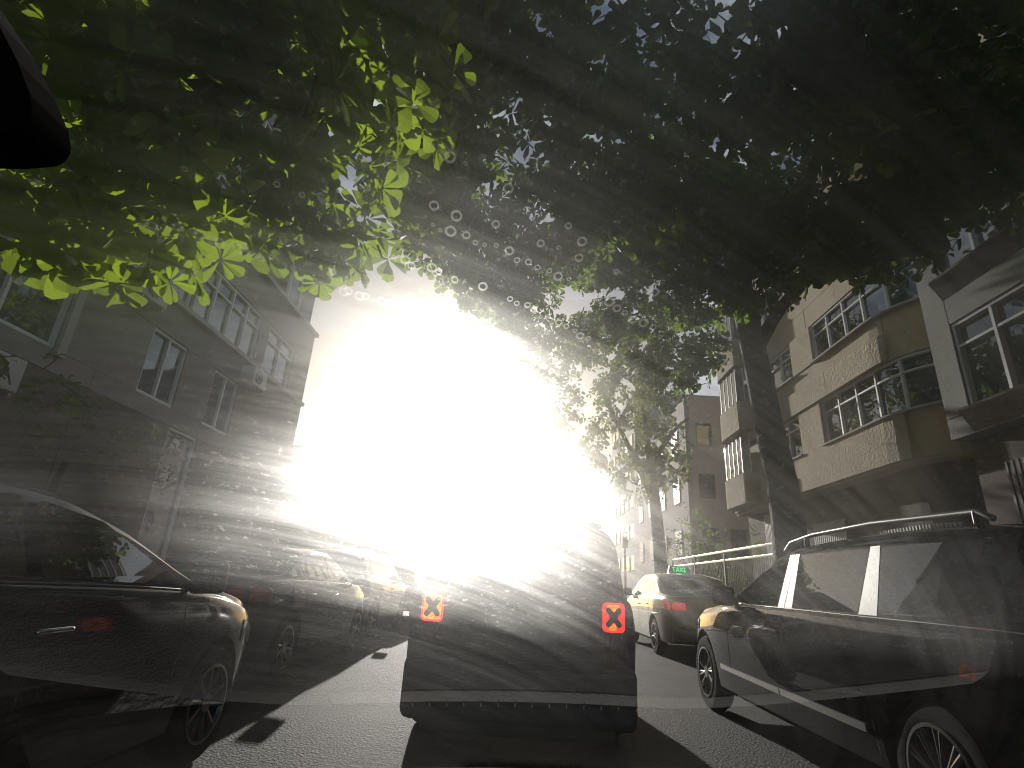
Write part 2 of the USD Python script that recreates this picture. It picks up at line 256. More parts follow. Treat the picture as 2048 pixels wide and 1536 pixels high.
# ------------------------------------------------------------------ building facades along a plan line
class Front:
    """A facade that follows a plan polyline; s runs along it, off outwards (to the left of the direction of travel), z up."""
    def __init__(self, pts):
        self.p = np.asarray(pts, float); d = np.diff(self.p, axis=0); self.l = np.linalg.norm(d, axis=1)
        self.s = np.concatenate([[0], np.cumsum(self.l)]); t = d / self.l[:, None]
        nrm = np.stack([-t[:, 1], t[:, 0]], 1); v = np.vstack([nrm[:1], (nrm[1:] + nrm[:-1]) / 2, nrm[-1:]])
        self.n = v / np.linalg.norm(v, axis=1, keepdims=True); self.len = self.s[-1]
    def at(self, s, off):
        return np.array([np.interp(s, self.s, self.p[:, 0]) + off * np.interp(s, self.s, self.n[:, 0]), np.interp(s, self.s, self.p[:, 1]) + off * np.interp(s, self.s, self.n[:, 1])])
    def slab(self, s0, s1, z0, z1, o0, o1):
        ss = sorted({s0, s1, *[x for x in self.s if s0 + 1e-3 < x < s1 - 1e-3]})
        v, F = [], []
        for s in ss:
            a, b = self.at(s, o0), self.at(s, o1)
            v += [[*a, z0], [*b, z0], [*b, z1], [*a, z1]]
        for i in range(len(ss) - 1):
            for j in range(4):
                q = [4 * i + j, 4 * i + (j + 1) % 4, 4 * i + 4 + (j + 1) % 4, 4 * i + 4 + j]; F += [[q[0], q[1], q[2]], [q[0], q[2], q[3]]]
        e = 4 * (len(ss) - 1); F += [[0, 2, 1], [0, 3, 2], [e, e + 1, e + 2], [e, e + 2, e + 3]]
        m = trimesh.Trimesh(np.array(v), np.array(F), process=False); m.fix_normals(); return m
    def window(self, b, s0, s1, z0, z1, n, frame, glass, transom=None, depth=.12, fw=.055, sill=True):
        w = sub('window', b)
        bars = [self.slab(s0, s1, z0, z0 + fw, -depth - .02, -.03), self.slab(s0, s1, z1 - fw, z1, -depth - .02, -.03)]
        es = np.linspace(s0, s1, n + 1)
        for k, e in enumerate(es):
            a = min(max(e - fw / 2, s0), s1 - fw); bars.append(self.slab(a, a + fw, z0 + fw + .001, z1 - fw - .001, -depth - .015, -.035))
        if transom:
            for k in range(n): bars.append(self.slab(max(es[k] + fw / 2, s0 + fw) + .001, min(es[k + 1] - fw / 2, s1 - fw) - .001, transom, transom + fw * .8, -depth - .01, -.04))
        obj('frame', cat(bars), frame, w)
        for k in range(n):
            zz = [(z0 + fw, z1 - fw)] if not transom else [(z0 + fw, transom), (transom + fw * .8, z1 - fw)]
            for a, c in zz: obj('pane', self.slab(es[k] + fw * .4, es[k + 1] - fw * .4, a, c, -depth - .012, -depth + .004), glass, w)
        return w
    def panels(self, b, s0, s1, z0, z1, step, m, o0=-.25, o1=0., gap=.012, rows=1):
        n = max(1, round((s1 - s0) / step)); es = np.linspace(s0, s1, n + 1); zs = np.linspace(z0, z1, rows + 1)
        for i in range(n):
            for j in range(rows):
                obj('wall_panel', self.slab(es[i] + gap * (i > 0), es[i + 1], zs[j] + gap * (j > 0), zs[j + 1], o0, o1 + rng.uniform(-.003, .003)), m, b)

# ---- right: yellow block with a rounded end
arc = [(9.0 + 1.25 * (1 - math.cos(a)), 13.35 - 1.75 * math.sin(a)) for a in np.linspace(0, math.pi / 2, 9)]
Y = Front([(10.25, 11.55 - 0)] and list(reversed(arc)) + [(9.0, 23.6)])     # from the near rounded end to the far end; outwards = -x
yb = thing('apartment_building', 'yellow apartment block with rounded corner, strip windows and rough sunlit plaster bands', 'building')
S = lambda y: float(np.interp(y, Y.p[::1, 1][len(arc) - 1:], Y.s[len(arc) - 1:])) if y > 13.35 else None
s_c = Y.s[len(arc) - 1]                                   # where the curve ends (y = 13.35)
sA = s_c * .34; sB = s_c + (16.15 - 13.35); sC = s_c + (17.5 - 13.35); sD = s_c + (20.3 - 13.35); sE = Y.len
obj('core', box(9.95, 19, 13.2, 23.5, 0, 15.2), M['stucco_yellow'], yb)
obj('core', box(10.9, 19, 11.7, 13.19, 0, 15.1), M['stucco_yellow'], yb)
for (z0, z1) in ((5.62, 6.98), (8.3, 9.55), (10.95, 12.2)):
    Y.window(yb, sA, sB, z0, z1, 5, M['white_frame'], M['window_glass'], transom=z1 - .42)
    Y.window(yb, sC, sD, z0, z1, 3, M['white_frame'], M['window_glass'], transom=z1 - .42)
    Y.panels(yb, 0, sA - .01, z0, z1, 1.2, M['stucco_yellow'])
    Y.panels(yb, sB + .01, sC - .01, z0, z1, 1.4, M['stucco_rough'] if z0 < 6 else M['stucco_beige'], o1=.05)
    Y.panels(yb, sD + .01, sE, z0, z1, 1.7, M['stucco_beige'])
Y.panels(yb, 0, s_c * .72, 4.45, 5.61, 2.2, M['stucco_yellow'])
Y.panels(yb, s_c * .72 + .01, sE, 4.45, 5.61, 2.6, M['stucco_rough'], o1=.09)
Y.panels(yb, 0, s_c * .8, 7.0, 8.29, 2.2, M['stucco_yellow'])
Y.panels(yb, s_c * .8 + .01, sE, 7.0, 7.72, 2.6, M['stucco_rough'], o1=.10)
Y.panels(yb, s_c * .8 + .01, sE, 7.73, 8.29, 1.7, M['stucco_beige'], o1=.02)
Y.panels(yb, 0, sE, 9.57, 10.94, 1.7, M['stucco_beige'], rows=2)
Y.panels(yb, 0, s_c, 12.22, 15.2, 1.7, M['stucco_yellow'], rows=2)
Y.panels(yb, s_c + .01, sE, 12.22, 15.2, 1.7, M['stucco_beige'], rows=2)
for z in (5.60, 8.28):
    obj('sill', Y.slab(sA - .03, sB + .05, z - .03, z + .02, -.1, .14), M['concrete'], yb)
    obj('sill', Y.slab(sC - .05, sD + .05, z - .03, z + .02, -.1, .14), M['concrete'], yb)
obj('ground_floor', Y.slab(0, sE, .1, 4.43, -.9, -.45), M['brown_stone'], yb)
obj('soffit', Y.slab(0, sE, 4.36, 4.44, -.44, .02), M['stucco_rough'], yb)
obj('roof', box(9.3, 19.2, 13.0, 23.7, 15.22, 15.45), M['concrete'], yb)
for s0, s1, z1 in ((s_c + 3.1, s_c + 5.0, 3.5), (s_c + 6.8, s_c + 8.5, 4.2), (s_c * .5, s_c + 1.6, 3.0)):
    g = sub('grille', yb)
    obj('opening', Y.slab(s0, s1, .2, z1, -.46, -.43), M['dark_frame'], g)
    for s in np.arange(s0 + .04, s1 - .02, .115): obj('slat', Y.slab(s, s + .045, .2, z1, -.40, -.36), M['slat_paint'], g)
    for z in (.22, z1 * .5, z1 - .05): obj('rail', Y.slab(s0, s1, z, z + .045, -.43, -.401), M['slat_paint'], g)
# rounded balconies at the far corner
for z0 in (4.55, 7.45, 10.2):
    b = sub('balcony', yb)
    out = [(9.0, 20.9)] + [(8.25 + .55 * (1 - math.sin(a)) - .0, 23.2 - .55 + .55 * (1 - 0) - 0 + 0 * a) for a in ()] 
    ring = [(9.0, 21.0), (8.5, 21.0), (8.42, 21.15)] + [(8.42 + .5 - .5 * math.cos(a), 23.0 + .6 * math.sin(a)) for a in np.linspace(0, math.pi / 2, 7)] + [(9.0, 23.6)]
    fr = Front([(x, y) for x, y in ring])
    obj('parapet', fr.slab(0, fr.len, z0, z0 + 1.15, -.12, 0), M['stucco_rough'], b, smooth=40)
    fl = trimesh.creation.extrude_polygon(Polygon(ring).buffer(-.06), .18, engine='earcut'); fl.apply_translation([0, 0, z0 + .02]); obj('floor_slab', fl, M['concrete'], b)
    es = np.linspace(.3, fr.len - .1, 8)
    for k in range(7): obj('glass_screen', fr.slab(es[k] + .02, es[k + 1] - .02, z0 + 1.2, z0 + 2.55, -.07, -.05), M['bright_glass'], b)
    for e in es: obj('post', fr.slab(e - .02, e + .02, z0 + 1.15, z0 + 2.6, -.085, -.035), M['white_frame'], b)

# ---- right, nearer: green-grey block with a tall glazed bay
gb = thing('apartment_building', 'green-grey plastered block with large dark glazed bay at the right edge', 'building')
G = Front([(8.95, -9.0), (8.95, 11.35)])      # outwards = -x
gs = lambda y: y + 9.0
obj('core', box(9.5, 19, -9, 11.3, 0, 15.5), M['stucco_green'], gb)
obj('ground_floor', box(9.3, 9.49, -9, 11.3, .1, 4.5), M['brown_stone'], gb)
G.panels(gb, gs(-9), gs(11.35), 4.52, 4.95, 2.6, M['stucco_green'], o0=-.6)
G.panels(gb, gs(10.72), gs(11.35), 4.97, 12.0, 3, M['stucco_green'], o0=-.6, rows=2)
for z0, z1 in ((5.0, 6.9), (7.95, 9.75), (10.6, 12.4)):
    for y0, y1, n in ((8.72, 10.70, 2), (5.2, 8.0, 3), (1.5, 4.3, 3), (-3, 0, 3)):
        G.window(gb, gs(y0), gs(y1), z0, z1, n, M['alu_frame'], M['window_glass'], transom=z1 - .55, fw=.07, depth=.16)
    for y0, y1 in ((8.02, 8.70), (4.32, 5.18), (.02, 1.48), (-9, -3.02)):
        G.panels(gb, gs(y0), gs(y1), z0 - .0, z1, 3, M['stucco_beige'], o0=-.6, o1=.06)
for z0, z1 in ((6.92, 7.93), (9.77, 10.58), (12.42, 15.5)):
    G.panels(gb, gs(-9), gs(10.70), z0, z1, 2.6, M['stucco_green'], o0=-.6)
for z in (7.94, 5.0):
    v = np.array([[8.95, 8.7, z - .45], [8.95, 10.72, z - .45], [8.95, 8.7, z], [8.95, 10.72, z], [8.72, 8.7, z], [8.72, 10.72, z], [8.72, 8.7, z - .05], [8.72, 10.72, z - .05]])
    obj('sloped_sill', trimesh.convex.convex_hull(v), M['brown_stone'], gb)
for y in np.arange(-8, 10.5, .13)[60:]:
    obj('grille_slat', box(9.2, 9.24, y, y + .05, .4, 3.9), M['dark_frame'], gb)

# ---- right, far: pinkish tower behind the balconies
fb = thing('apartment_building', 'pinkish grey block with small square windows behind the far street tree', 'building')
P = Front([(22.0, 30.0), (9.0, 30.0)]) if False else Front([(9.0, 30.0), (24.0, 30.0)])
P2 = Front([(24.0, 30.0), (9.2, 30.0)])
obj('core', box(9.4, 24, 30.4, 46, 0, 11.9), M['stucco_grey'], fb)
zrows = [3.2 + 2.9 * k for k in range(3)]
F2 = P2
class _N: pass
# outwards must face -y: travel from +x to -x has its left side at -y
for r, z in enumerate(zrows):
    F2.panels(fb, 0, F2.len, z + 1.35, z + 2.9, 5, M['stucco_grey'], o0=-.38)
    xs = [24 - q for q in (23, 20.7, 18.4, 16.1, 13.8, 11.6, 10.2)]
    ss = [0] + [24 - x for x in (22.5, 20.2, 17.9, 15.6, 13.3, 11.3, 10.0)]
    e = 0.
    for a in (1.5, 3.8, 6.1, 8.4, 10.4, 12.1, 13.6):
        F2.panels(fb, e, a, z, z + 1.35, 5, M['stucco_grey'], o0=-.38)
        F2.window(fb, a + .005, a + .9, z + .01, z + 1.34, 1, M['dark_frame'], M['window_glass'], depth=.2)
        e = a + .905
    F2.panels(fb, e, F2.len, z, z + 1.35, 5, M['stucco_grey'], o0=-.38)
F2.panels(fb, 0, F2.len, .1, 3.19, 5, M['brown_stone'], o0=-.38)
obj('side_wall', box(9.02, 9.39, 30.4, 46, .1, 11.9), M['stucco_grey'], fb)
for k in range(4):
    for r in range(3): obj('shutter', box(8.98, 9.019, 32 + 3.4 * k, 33.3 + 3.4 * k, zrows[r], zrows[r] + 1.35), M['dark_frame'], fb)
wb = thing('apartment_building', 'white distant block showing above the street trees right of the road', 'building')
obj('wall', box(10.5, 24, 52, 66, 0, 19.5), M['concrete'], wb)
for z in np.arange(3, 18, 2.9):
    for y in np.arange(53, 65, 2.6): obj('window', box(10.44, 10.5, y, y + 1.4, z, z + 1.3), M['window_glass'], wb)
    for x in np.arange(11.5, 23, 2.6): obj('window', box(x, x + 1.4, 51.94, 52, z, z + 1.3), M['window_glass'], wb)
obj('roof', box(10.3, 24.2, 51.8, 66.2, 19.5, 19.9), M['concrete'], wb)

# ---- left: pale block with a glazed strip and a big window
lb = thing('apartment_building', 'pale pinkish block left of the road with a sky-reflecting window strip', 'building')
W = Front([(-8.5, 19.3), (-8.5, -6.0)])       # travelling towards -y: left side is +x
ws = lambda y: 19.3 - y
obj('core', box(-20, -9.0, -6, 19.25, 0, 15.8), M['stucco_pink'], lb)
def row(z0, z1, wins, m, o1=0.):
    e = 0.
    for y1, y0, n, tr in wins:           # far edge, near edge
        W.panels(lb, e, ws(y1) - .005, z0, z1, 3, m, o0=-.49, o1=o1)
        W.window(lb, ws(y1), ws(y0), z0 + .005, z1 - .005, n, M['white_frame'], M['window_glass'], transom=tr, fw=.06)
        e = ws(y0) + .005
    W.panels(lb, e, W.len, z0, z1, 3, m, o0=-.49, o1=o1)
row(.1, 4.2, [(13.6, 12.4, 1, None), (4.0, 2.0, 2, None)], M['brown_stone'])
row(4.21, 4.6, [], M['stucco_pink'])
row(4.61, 6.15, [(14.9, 13.6, 2, None), (12.3, 11.0, 2, None), (8.8, 6.5, 2, None), (5.2, 2.8, 2, None)], M['stucco_pink'])
row(6.16, 6.98, [], M['stucco_pink'])
row(6.99, 8.6, [(17.9, 15.9, 2, 8.1), (15.3, 12.0, 4, 8.1), (11.9, 11.0, 1, None), (5.0, 2.6, 2, 8.1)], M['stucco_pink'])
row(8.61, 9.75, [], M['stucco_pink'])
row(9.9, 11.5, [(17.6, 16.6, 1, None), (15.0, 11.6, 4, 11.0), (9.4, 6.6, 3, 11.0), (5.0, 2.6, 2, 11.0)], M['stucco_pink'], o1=-.3)
row(11.51, 12.7, [], M['stucco_pink'], o1=-.05)
row(12.71, 14.2, [(18.6, 16.2, 2, 13.7), (14.55, 11.35, 4, 13.7), (9.4, 6.6, 3, 13.7), (5.0, 2.6, 2, 13.7)], M['stucco_pink'])
row(14.21, 15.8, [], M['stucco_pink'])
for z, o in ((6.97, .12), (9.8, .16)):
    obj('ledge', W.slab(0, W.len, z - .06, z + .06, -.2, o), M['concrete'], lb)
obj('roof', box(-20.2, -8.3, -6.2, 19.5, 15.82, 16.0), M['concrete'], lb)
obj('window_surround', W.slab(ws(8.95), ws(6.35), 6.155, 6.3, -.1, .07), M['concrete'], lb)
obj('window_surround', W.slab(ws(8.98), ws(8.81), 4.5, 6.15, -.1, .07), M['concrete'], lb)
for y, z in ((10.2, 6.35), (7.6, 3.5), (15.2, 6.2)):
    a = thing('air_conditioner', {10.2: 'dark boxy air conditioner under the glazed strip of the pale block', 7.6: 'pale air conditioner with round fan below the big left window', 15.2: 'small air conditioner high on the pale block near its far end'}[y], 'air conditioner', (-8.2, y, z), group='air conditioners on the pale block')
    obj('casing', rbox(-.3, .12, -.42, .42, 0, .56, .03), M['ac_shell'], a)
    c = trimesh.creation.annulus(.17, .2, .02); c.apply_transform(trimesh.transformations.rotation_matrix(math.pi / 2, [0, 1, 0])); c.apply_translation([.135, -.1, .28]); obj('fan_ring', c, M['plastic'], a)
    obj('fan_guard', cat([tube([[.135, -.1 - .17 * math.cos(t), .28 - .17 * math.sin(t)], [.135, -.1 + .17 * math.cos(t), .28 + .17 * math.sin(t)]], .006, 5) for t in np.linspace(0, math.pi, 7)[:-1]]), M['plastic'], a)
    obj('bracket', box(-.3, .1, -.35, -.31, -.06, -.002), M['alu_frame'], a); obj('bracket', box(-.3, .1, .31, .35, -.06, -.002), M['alu_frame'], a)

lb2 = thing('apartment_building', 'low pale house beyond the gap at the left side of the road', 'building')
obj('wall', box(-22, -9.5, 30, 52, 0, 7.5), M['stucco_beige'], lb2)
obj('roof', box(-22.2, -9.3, 29.8, 52.2, 7.5, 7.8), M['concrete'], lb2)
for y in np.arange(31.5, 50, 3):
    for z in (1.2, 4.4): obj('window', box(-9.5, -9.45, y, y + 1.5, z, z + 1.5), M['window_glass'], lb2)
for x in (-20, -16.5, -13): 
    for z in (1.2, 4.4): obj('window', box(x, x + 1.6, 29.95, 30, z, z + 1.5), M['window_glass'], lb2)

# ------------------------------------------------------------------ trees
def leaf_shape(L, W_, fold, droop):
    ts = np.array([0, .25, .55, .8, .94, 1.0]); hw = np.array([.05, .30, .76, 1.0, .84, .12]) * W_ / 2
    v = []
    for t, h in zip(ts, hw):
        y = t * L; z = -droop * L * t * t
        v += [[-h, y, z + fold * h], [0, y, z], [h, y, z + fold * h]]
    v = np.array(v); F = []
    for i in range(5):
        for j in range(2):
            a = 3 * i + j; F += [[a, a + 1, a + 4], [a, a + 4, a + 3]]
    return v, np.array(F)
SHAPES = [leaf_shape(1, w, f, d) for w, f, d in ((.68, .25, .12), (.74, .12, .2), (.6, .38, .05), (.7, .05, .35))]
def rosette(c, axis, n, size, r):
    """The leaves of one twig end, each as (vertices, faces)."""
    axis = axis / np.linalg.norm(axis); a = np.cross(axis, [.3, .8, .5]); a /= np.linalg.norm(a); b = np.cross(axis, a)
    out, ph = [], r.uniform(0, 6.28)
    for k in range(n):
        t = ph + 2.39996 * k; spread = r.uniform(.9, 1.75)
        d = math.sin(spread) * (math.cos(t) * a + math.sin(t) * b) + math.cos(spread) * axis
        L = size * r.uniform(.6, 1.1)
        side = np.cross(d, axis); side /= np.linalg.norm(side) + 1e-9; up = np.cross(side, d)
        tw = r.normal(0, .35); side, up = side * math.cos(tw) + up * math.sin(tw), up * math.cos(tw) - side * math.sin(tw)
        v, F = SHAPES[r.integers(4)]
        out.append(((v * L) @ np.array([side, d, up]) + c + d * .02, F))
    return out
def join(parts):
    at = np.cumsum([0] + [len(v) for v, _ in parts])
    return np.vstack([v for v, _ in parts]), np.vstack([F + o for (_, F), o in zip(parts, at)])
def view(p):
    d = np.asarray(p) - CAM; z = d @ _f
    return 1024 + 1090 * (d @ _rt) / np.maximum(z, 1e-6), 768 - 1090 * (d @ _u) / np.maximum(z, 1e-6), z
def corridor(p):
    """True where a twig would stand between the sun and the lane: the street's own gap between its two rows of trees."""
    k = (p[2] - 1.2) / SUN[2]; x, y = p[0] - SUN[0] * k, p[1] - SUN[1] * k
    return -3.4 < x < 3.9 and -1.5 < y < 12 
def tree(name, label, base, limbs, blobs, leafm, size, per, density, seed, singles=0, group=None, trunk_r=.25, keep=None, rows=None):
    r = np.random.default_rng(seed)
    t = thing(name, label, 'tree', base, group=group); base = np.asarray(base, float)
    P = [np.asarray(q, float) - base for q in limbs[0]]
    def spl(p, n=14):
        p = np.asarray(p); s = np.linspace(0, 1, len(p)); u = np.linspace(0, 1, n)
        from scipy.interpolate import PchipInterpolator
        return PchipInterpolator(s, p)(u)
    tr = spl(P); obj('trunk', tube(tr, np.linspace(trunk_r * 1.15, trunk_r * .8, len(tr)) * (1 + .25 * np.exp(-np.arange(len(tr)) * 1.1)), 14), M['bark'], t, smooth=True)
    for q in limbs[1:]:
        li = spl([np.asarray(k, float) - base for k in q], 10); obj('limb', tube(li, np.linspace(trunk_r * .52, trunk_r * .16, len(li)), 9), M['bark'], t, smooth=True)
    leaves, twigs = [], []
    for (cx, cy, cz, rx, ry, rz) in blobs:
        n = int(density * rx * ry * rz ** .5 * 10)
        c = np.array([cx, cy, cz]); core = c - base - [0, 0, rz * .5]
        for _ in range(n):
            u = r.normal(size=3); u /= np.linalg.norm(u); u *= r.uniform(.25, 1) ** .45
            wob = 1 + .28 * math.sin(3.1 * u[0] + seed) * math.cos(2.7 * u[1]) + r.normal(0, .06)
            p = c + u * wob * [rx, ry, rz]
            if keep is not None and not keep(p): continue
            ax = u * [1, 1, .6] + [0, 0, .45] + r.normal(0, .45, 3)
            leaves += rosette(p - base, ax, r.integers(per[0], per[1]), size * r.uniform(.8, 1.15), r)
            if r.random() < .35:
                q = p - base; m = q * .72 + core * .28 + r.normal(0, .1, 3); twigs.append(tube([q, q * .88 + core * .12 + r.normal(0, .04, 3), m], [.006, .009, .013], 4, caps=False))
    if singles:
        cs = np.array([v.mean(0) for v, _ in leaves]) + base; x, y, z = view(cs)
        ok = (z > .5) & (x > -10) & (x < 2058) & (y > -10) & (y < 1546)
        dist = np.where(ok, np.linalg.norm(cs - CAM, axis=1), 1e9); first = set(np.argsort(dist)[:singles].tolist())
        for i in sorted(first): obj('leaf', leaves[i], leafm, t)
        rest = [q for i, q in enumerate(leaves) if i not in first]
    else: rest = leaves
    if twigs: obj('twig', cat(twigs), M['twig'], t, kind='stuff')
    obj('crown', join(rest), leafm, t, kind='stuff')
    return t

# nearest, left: broad-leaved tree hanging over the car
tree('almond_tree', 'broad-leaved tree with big backlit yellow-green leaves hanging in at the top left', (-6.1, 1.2, .1),
     [[(-6.1, 1.2, .1), (-6.0, 1.3, 2.4), (-5.7, 1.8, 4.6)], [(-5.75, 1.7, 4.3), (-4.4, 3.2, 4.9), (-2.2, 4.2, 4.7)], [(-5.7, 1.8, 4.5), (-4.6, 2.6, 4.4), (-3.0, 3.0, 3.8)], [(-5.7, 1.8, 4.5), (-4, 1.2, 6.2), (-1.8, 2.6, 6.6)], [(-5.7, 1.8, 4.6), (-5, -1, 6.4), (-3, -3, 6.8)]],
     [(-3.1, 2.95, 3.25, 0.648, 0.34, 0.4704), (-2.65, 3, 3.22, 0.54, 0.34, 0.4032), (-2.5, 3.4, 3.7, 0.648, 0.34, 0.504), (-2.1, 3.65, 4.1, 0.648, 0.34, 0.56), (-1.82, 4.4, 4.16, 0.4104, 0.34, 0.4704), (-1.65, 3.8, 4.6, 0.54, 0.34, 0.56), (-1.9, 2.9, 3.95, 0.648, 0.34, 0.448), (-2.3, 2.6, 3.6, 0.648, 0.34, 0.448), (-2.6, 2.3, 3.65, 0.648, 0.34, 0.448), (-1.75, 2.3, 4, 0.648, 0.34, 0.448), (-1.45, 2.9, 4.6, 0.648, 0.34, 0.504), (-1.3, 3.9, 5.2, 0.648, 0.34, 0.56),
      (-2.16, 1.94, 3.8, 0.54, 0.34, 0.392), (-2.2, 2.4, 4, 0.54, 0.34, 0.392), (-3, 2.65, 3.1, 0.432, 0.34, 0.336), (-1.76, 4.15, 3.8, 0.3672, 0.34, 0.4032), (-2.1, 4.1, 4.05, 0.54, 0.34, 0.504), (-2.62, 2.9, 3.02, 0.432, 0.34, 0.3136), (-1.6, 5, 5.9, 0.648, 0.34, 0.504),
      (-3.6, 3.4, 4.5, .8, .7, .45), (-3.8, 2.6, 5.0, 1.2, 1.2, .6), (-2.2, 3.2, 5.9, 1.2, 1.1, .5), (-1.0, 2.4, 6.0, 1.2, 1.0, .5),
      (-1.2, .2, 6.4, 1.8, 1.6, .6), (-4, 0, 6.6, 2.2, 2.0, .6), (-1, -3, 7.0, 2.4, 2.4, .7), (-4.5, -4, 6.8, 2.4, 2.4, .7)],
     M['leaf'], .225, (7, 11), 11, 11, singles=300, trunk_r=.24)
# right: the tree by the fence
tree('street_tree', 'tall dark street tree with leaning trunk on the right pavement beside the railing', (5.1, 10.9, .1),
     [[(5.1, 10.9, .1), (5.1, 10.85, 2.4), (4.9, 10.8, 4.6), (4.62, 10.75, 7.2)], [(4.75, 10.8, 6.0), (5.8, 10.2, 7.6), (7.2, 9.4, 8.3)], [(4.65, 10.8, 6.8), (3.0, 9.6, 8.4), (1.0, 8.4, 8.9)], [(4.62, 10.75, 7.1), (4.4, 9.2, 9.0), (3.8, 6.5, 9.6)], [(4.62, 10.75, 7.1), (4.2, 12.2, 9.4), (3.0, 13.6, 10.6)], [(4.9, 10.8, 5.6), (5.2, 12.0, 6.8), (6.0, 13.4, 7.2)]],
     [(-2.15, 6.6, 6.3, .5, .6, .4), (-2.0, 7.8, 6.7, .5, .6, .45), (-1.75, 9.0, 6.9, .5, .7, .45), (5.0, 14.8, 7.9, .75, .9, .65), (4.6, 14.9, 7.1, .5, .7, .45), (4.2, 13.2, 8.5, .8, .9, .6), (3.9, 4.6, 7.3, .9, .9, .5), (3.2, 3.9, 7.4, .9, .8, .5), (2.7, 14.8, 8.9, 1.0, 1.1, .7), (4.3, 9.8, 7.0, .9, .9, .45), (3.3, 10.6, 7.2, 1.0, 1.0, .5), (-1.8, 6.46, 6.45, .6, .8, .5), (-1.45, 8.3, 6.75, .6, .9, .5), (-1.2, 10.4, 7.1, .6, .9, .5), (-1.75, 5.3, 6.3, .6, .8, .5), (-1.65, 7.5, 6.8, .6, .8, .5), (-.7, 11.4, 7.5, .8, 1, .6), (-.5, 15.5, 8.3, .8, 1.2, .8), (-1.4, 5.4, 7.0, .9, 1.1, .6), (-1.2, 4.2, 6.9, 1.1, 1.1, .6), (-1.2, 8.0, 7.6, .9, 1.1, .7), (-1.3, 6.6, 7.4, .8, 1.0, .6), (-.9, 11.0, 8.0, .9, 1.1, .8), (.1, 9.0, 7.9, 1.1, 1.2, .8), (-.5, 13.6, 8.6, 1.0, 1.2, .9), (.7, 6.7, 7.6, 1.3, 1.3, .7), (2.0, 7.9, 7.7, 1.3, 1.3, .8), (3.4, 8.6, 7.8, 1.3, 1.3, .8), (5.0, 8.1, 7.15, 1.2, 1.2, .7), (5.9, 7.9, 6.95, .9, 1.0, .55), (4.6, 6.7, 7.4, 1.3, 1.2, .7), (5.5, 5.9, 6.9, 1.2, 1.1, .7),
      (4.5, 4.4, 6.7, 1.3, 1.2, .6), (3.4, 4.7, 7.1, 1.3, 1.2, .7), (2.2, 5.1, 7.3, 1.3, 1.2, .7), (.6, 4.7, 7.2, 1.2, 1.2, .6), (-.4, 4.3, 7.0, 1.1, 1.1, .6), (1.6, 10.8, 8.7, 1.4, 1.4, .9), (3.0, 13.4, 10.4, 1.5, 1.5, 1.0), (4.7, 12.8, 10.2, 1.5, 1.5, 1.0), (1.2, 13.4, 10.2, 1.4, 1.4, 1.0), (6.6, 9.6, 8.2, 1.4, 1.4, .7), (7.0, 7.4, 7.9, 1.2, 1.4, .7), (6.6, 5.2, 7.6, 1.3, 1.3, .7),
      (3.0, 10.4, 9.6, 1.5, 1.5, .9), (4.8, 10.8, 9.6, 1.4, 1.4, .9), (2.2, 2.6, 8.0, 1.8, 1.6, .6), (5.0, 2.4, 7.8, 1.8, 1.6, .6), (.2, 2.0, 8.0, 1.5, 1.4, .6), (3.4, -.4, 8.6, 2.2, 1.8, .6), (6.2, 0, 8.2, 1.8, 1.8, .6), (.6, -1.4, 8.8, 2.0, 1.8, .6), (4, -4, 9, 2.6, 2.2, .7)],
     M['leaf2'], .21, (6, 10), 13, 12, singles=300, trunk_r=.30)
tree('street_tree', 'hazy yellow-green street tree beyond the taxi, right of the sun glare', (6.0, 24.5, .1),
     [[(6.0, 24.5, .1), (5.9, 24.5, 3), (5.6, 24.4, 6.5)], [(5.7, 24.5, 5), (4.2, 24, 8), (3.0, 23.4, 10)], [(5.6, 24.4, 6.2), (6.6, 24.8, 8), (7.6, 25, 9)], [(5.6, 24.4, 6.4), (5.2, 24, 10), (5, 24, 13)]],
     [(1.5, 21.2, 7.9, .8, 1.5, 1.0), (3.2, 23, 7.0, 1.1, 1.6, 1.2), (4.4, 23, 5.4, .9, 1.4, .9), (.6, 19.0, 9.2, .9, 1.4, 1.0), (5.9, 24.6, 8.8, .9, 1.6, 1.2), (5.7, 23, 10.8, .8, 1.4, 1.0), (5.9, 24, 6.9, 1.5, 2.0, 1.5), (4.4, 22.8, 9.2, 2.0, 2.0, 1.7), (5.6, 22.4, 10.4, 1.5, 2.0, 1.6), (2.9, 22.4, 11.6, 2.0, 2.0, 1.7), (1.2, 21.4, 10.6, 1.5, 1.8, 1.3), (5.2, 23.4, 12.2, 1.7, 2.0, 1.3), (3.4, 23.6, 13.0, 1.6, 1.8, 1.1)],
     M['leaf3'], .25, (5, 9), 3.8, 13, trunk_r=.28)
tree('street_tree', 'hazy street tree in the gap beyond the pale left block', (-8.6, 36, .1),
     [[(-8.6, 36, .1), (-8.6, 36, 3.4), (-8.6, 36, 6)]],
     [(-8.4, 36, 6.4, 1.9, 2.2, 2.2), (-9.0, 36.4, 8.8, 2.2, 2.2, 1.8), (-10.8, 36, 7.0, 2.0, 2.2, 2.0), (-8.6, 35.5, 3.6, 1.5, 1.6, 1.2)],
     M['leaf3'], .32, (5, 8), 8, 15, trunk_r=.22)
tree('young_tree', 'small bushy tree in the dark strip before the pale left block', (-7.6, 8.6, .13),
     [[(-7.6, 8.6, .13), (-7.55, 8.6, 1.4), (-7.5, 8.7, 2.6)]],
     [(-7.5, 8.8, 3.3, .8, 1.2, .7), (-7.6, 7.8, 3.6, .6, .8, .6), (-7.4, 10.2, 3.0, .7, .9, .7)],
     M['leaf2'], .14, (5, 8), 4.0, 16, trunk_r=.07)
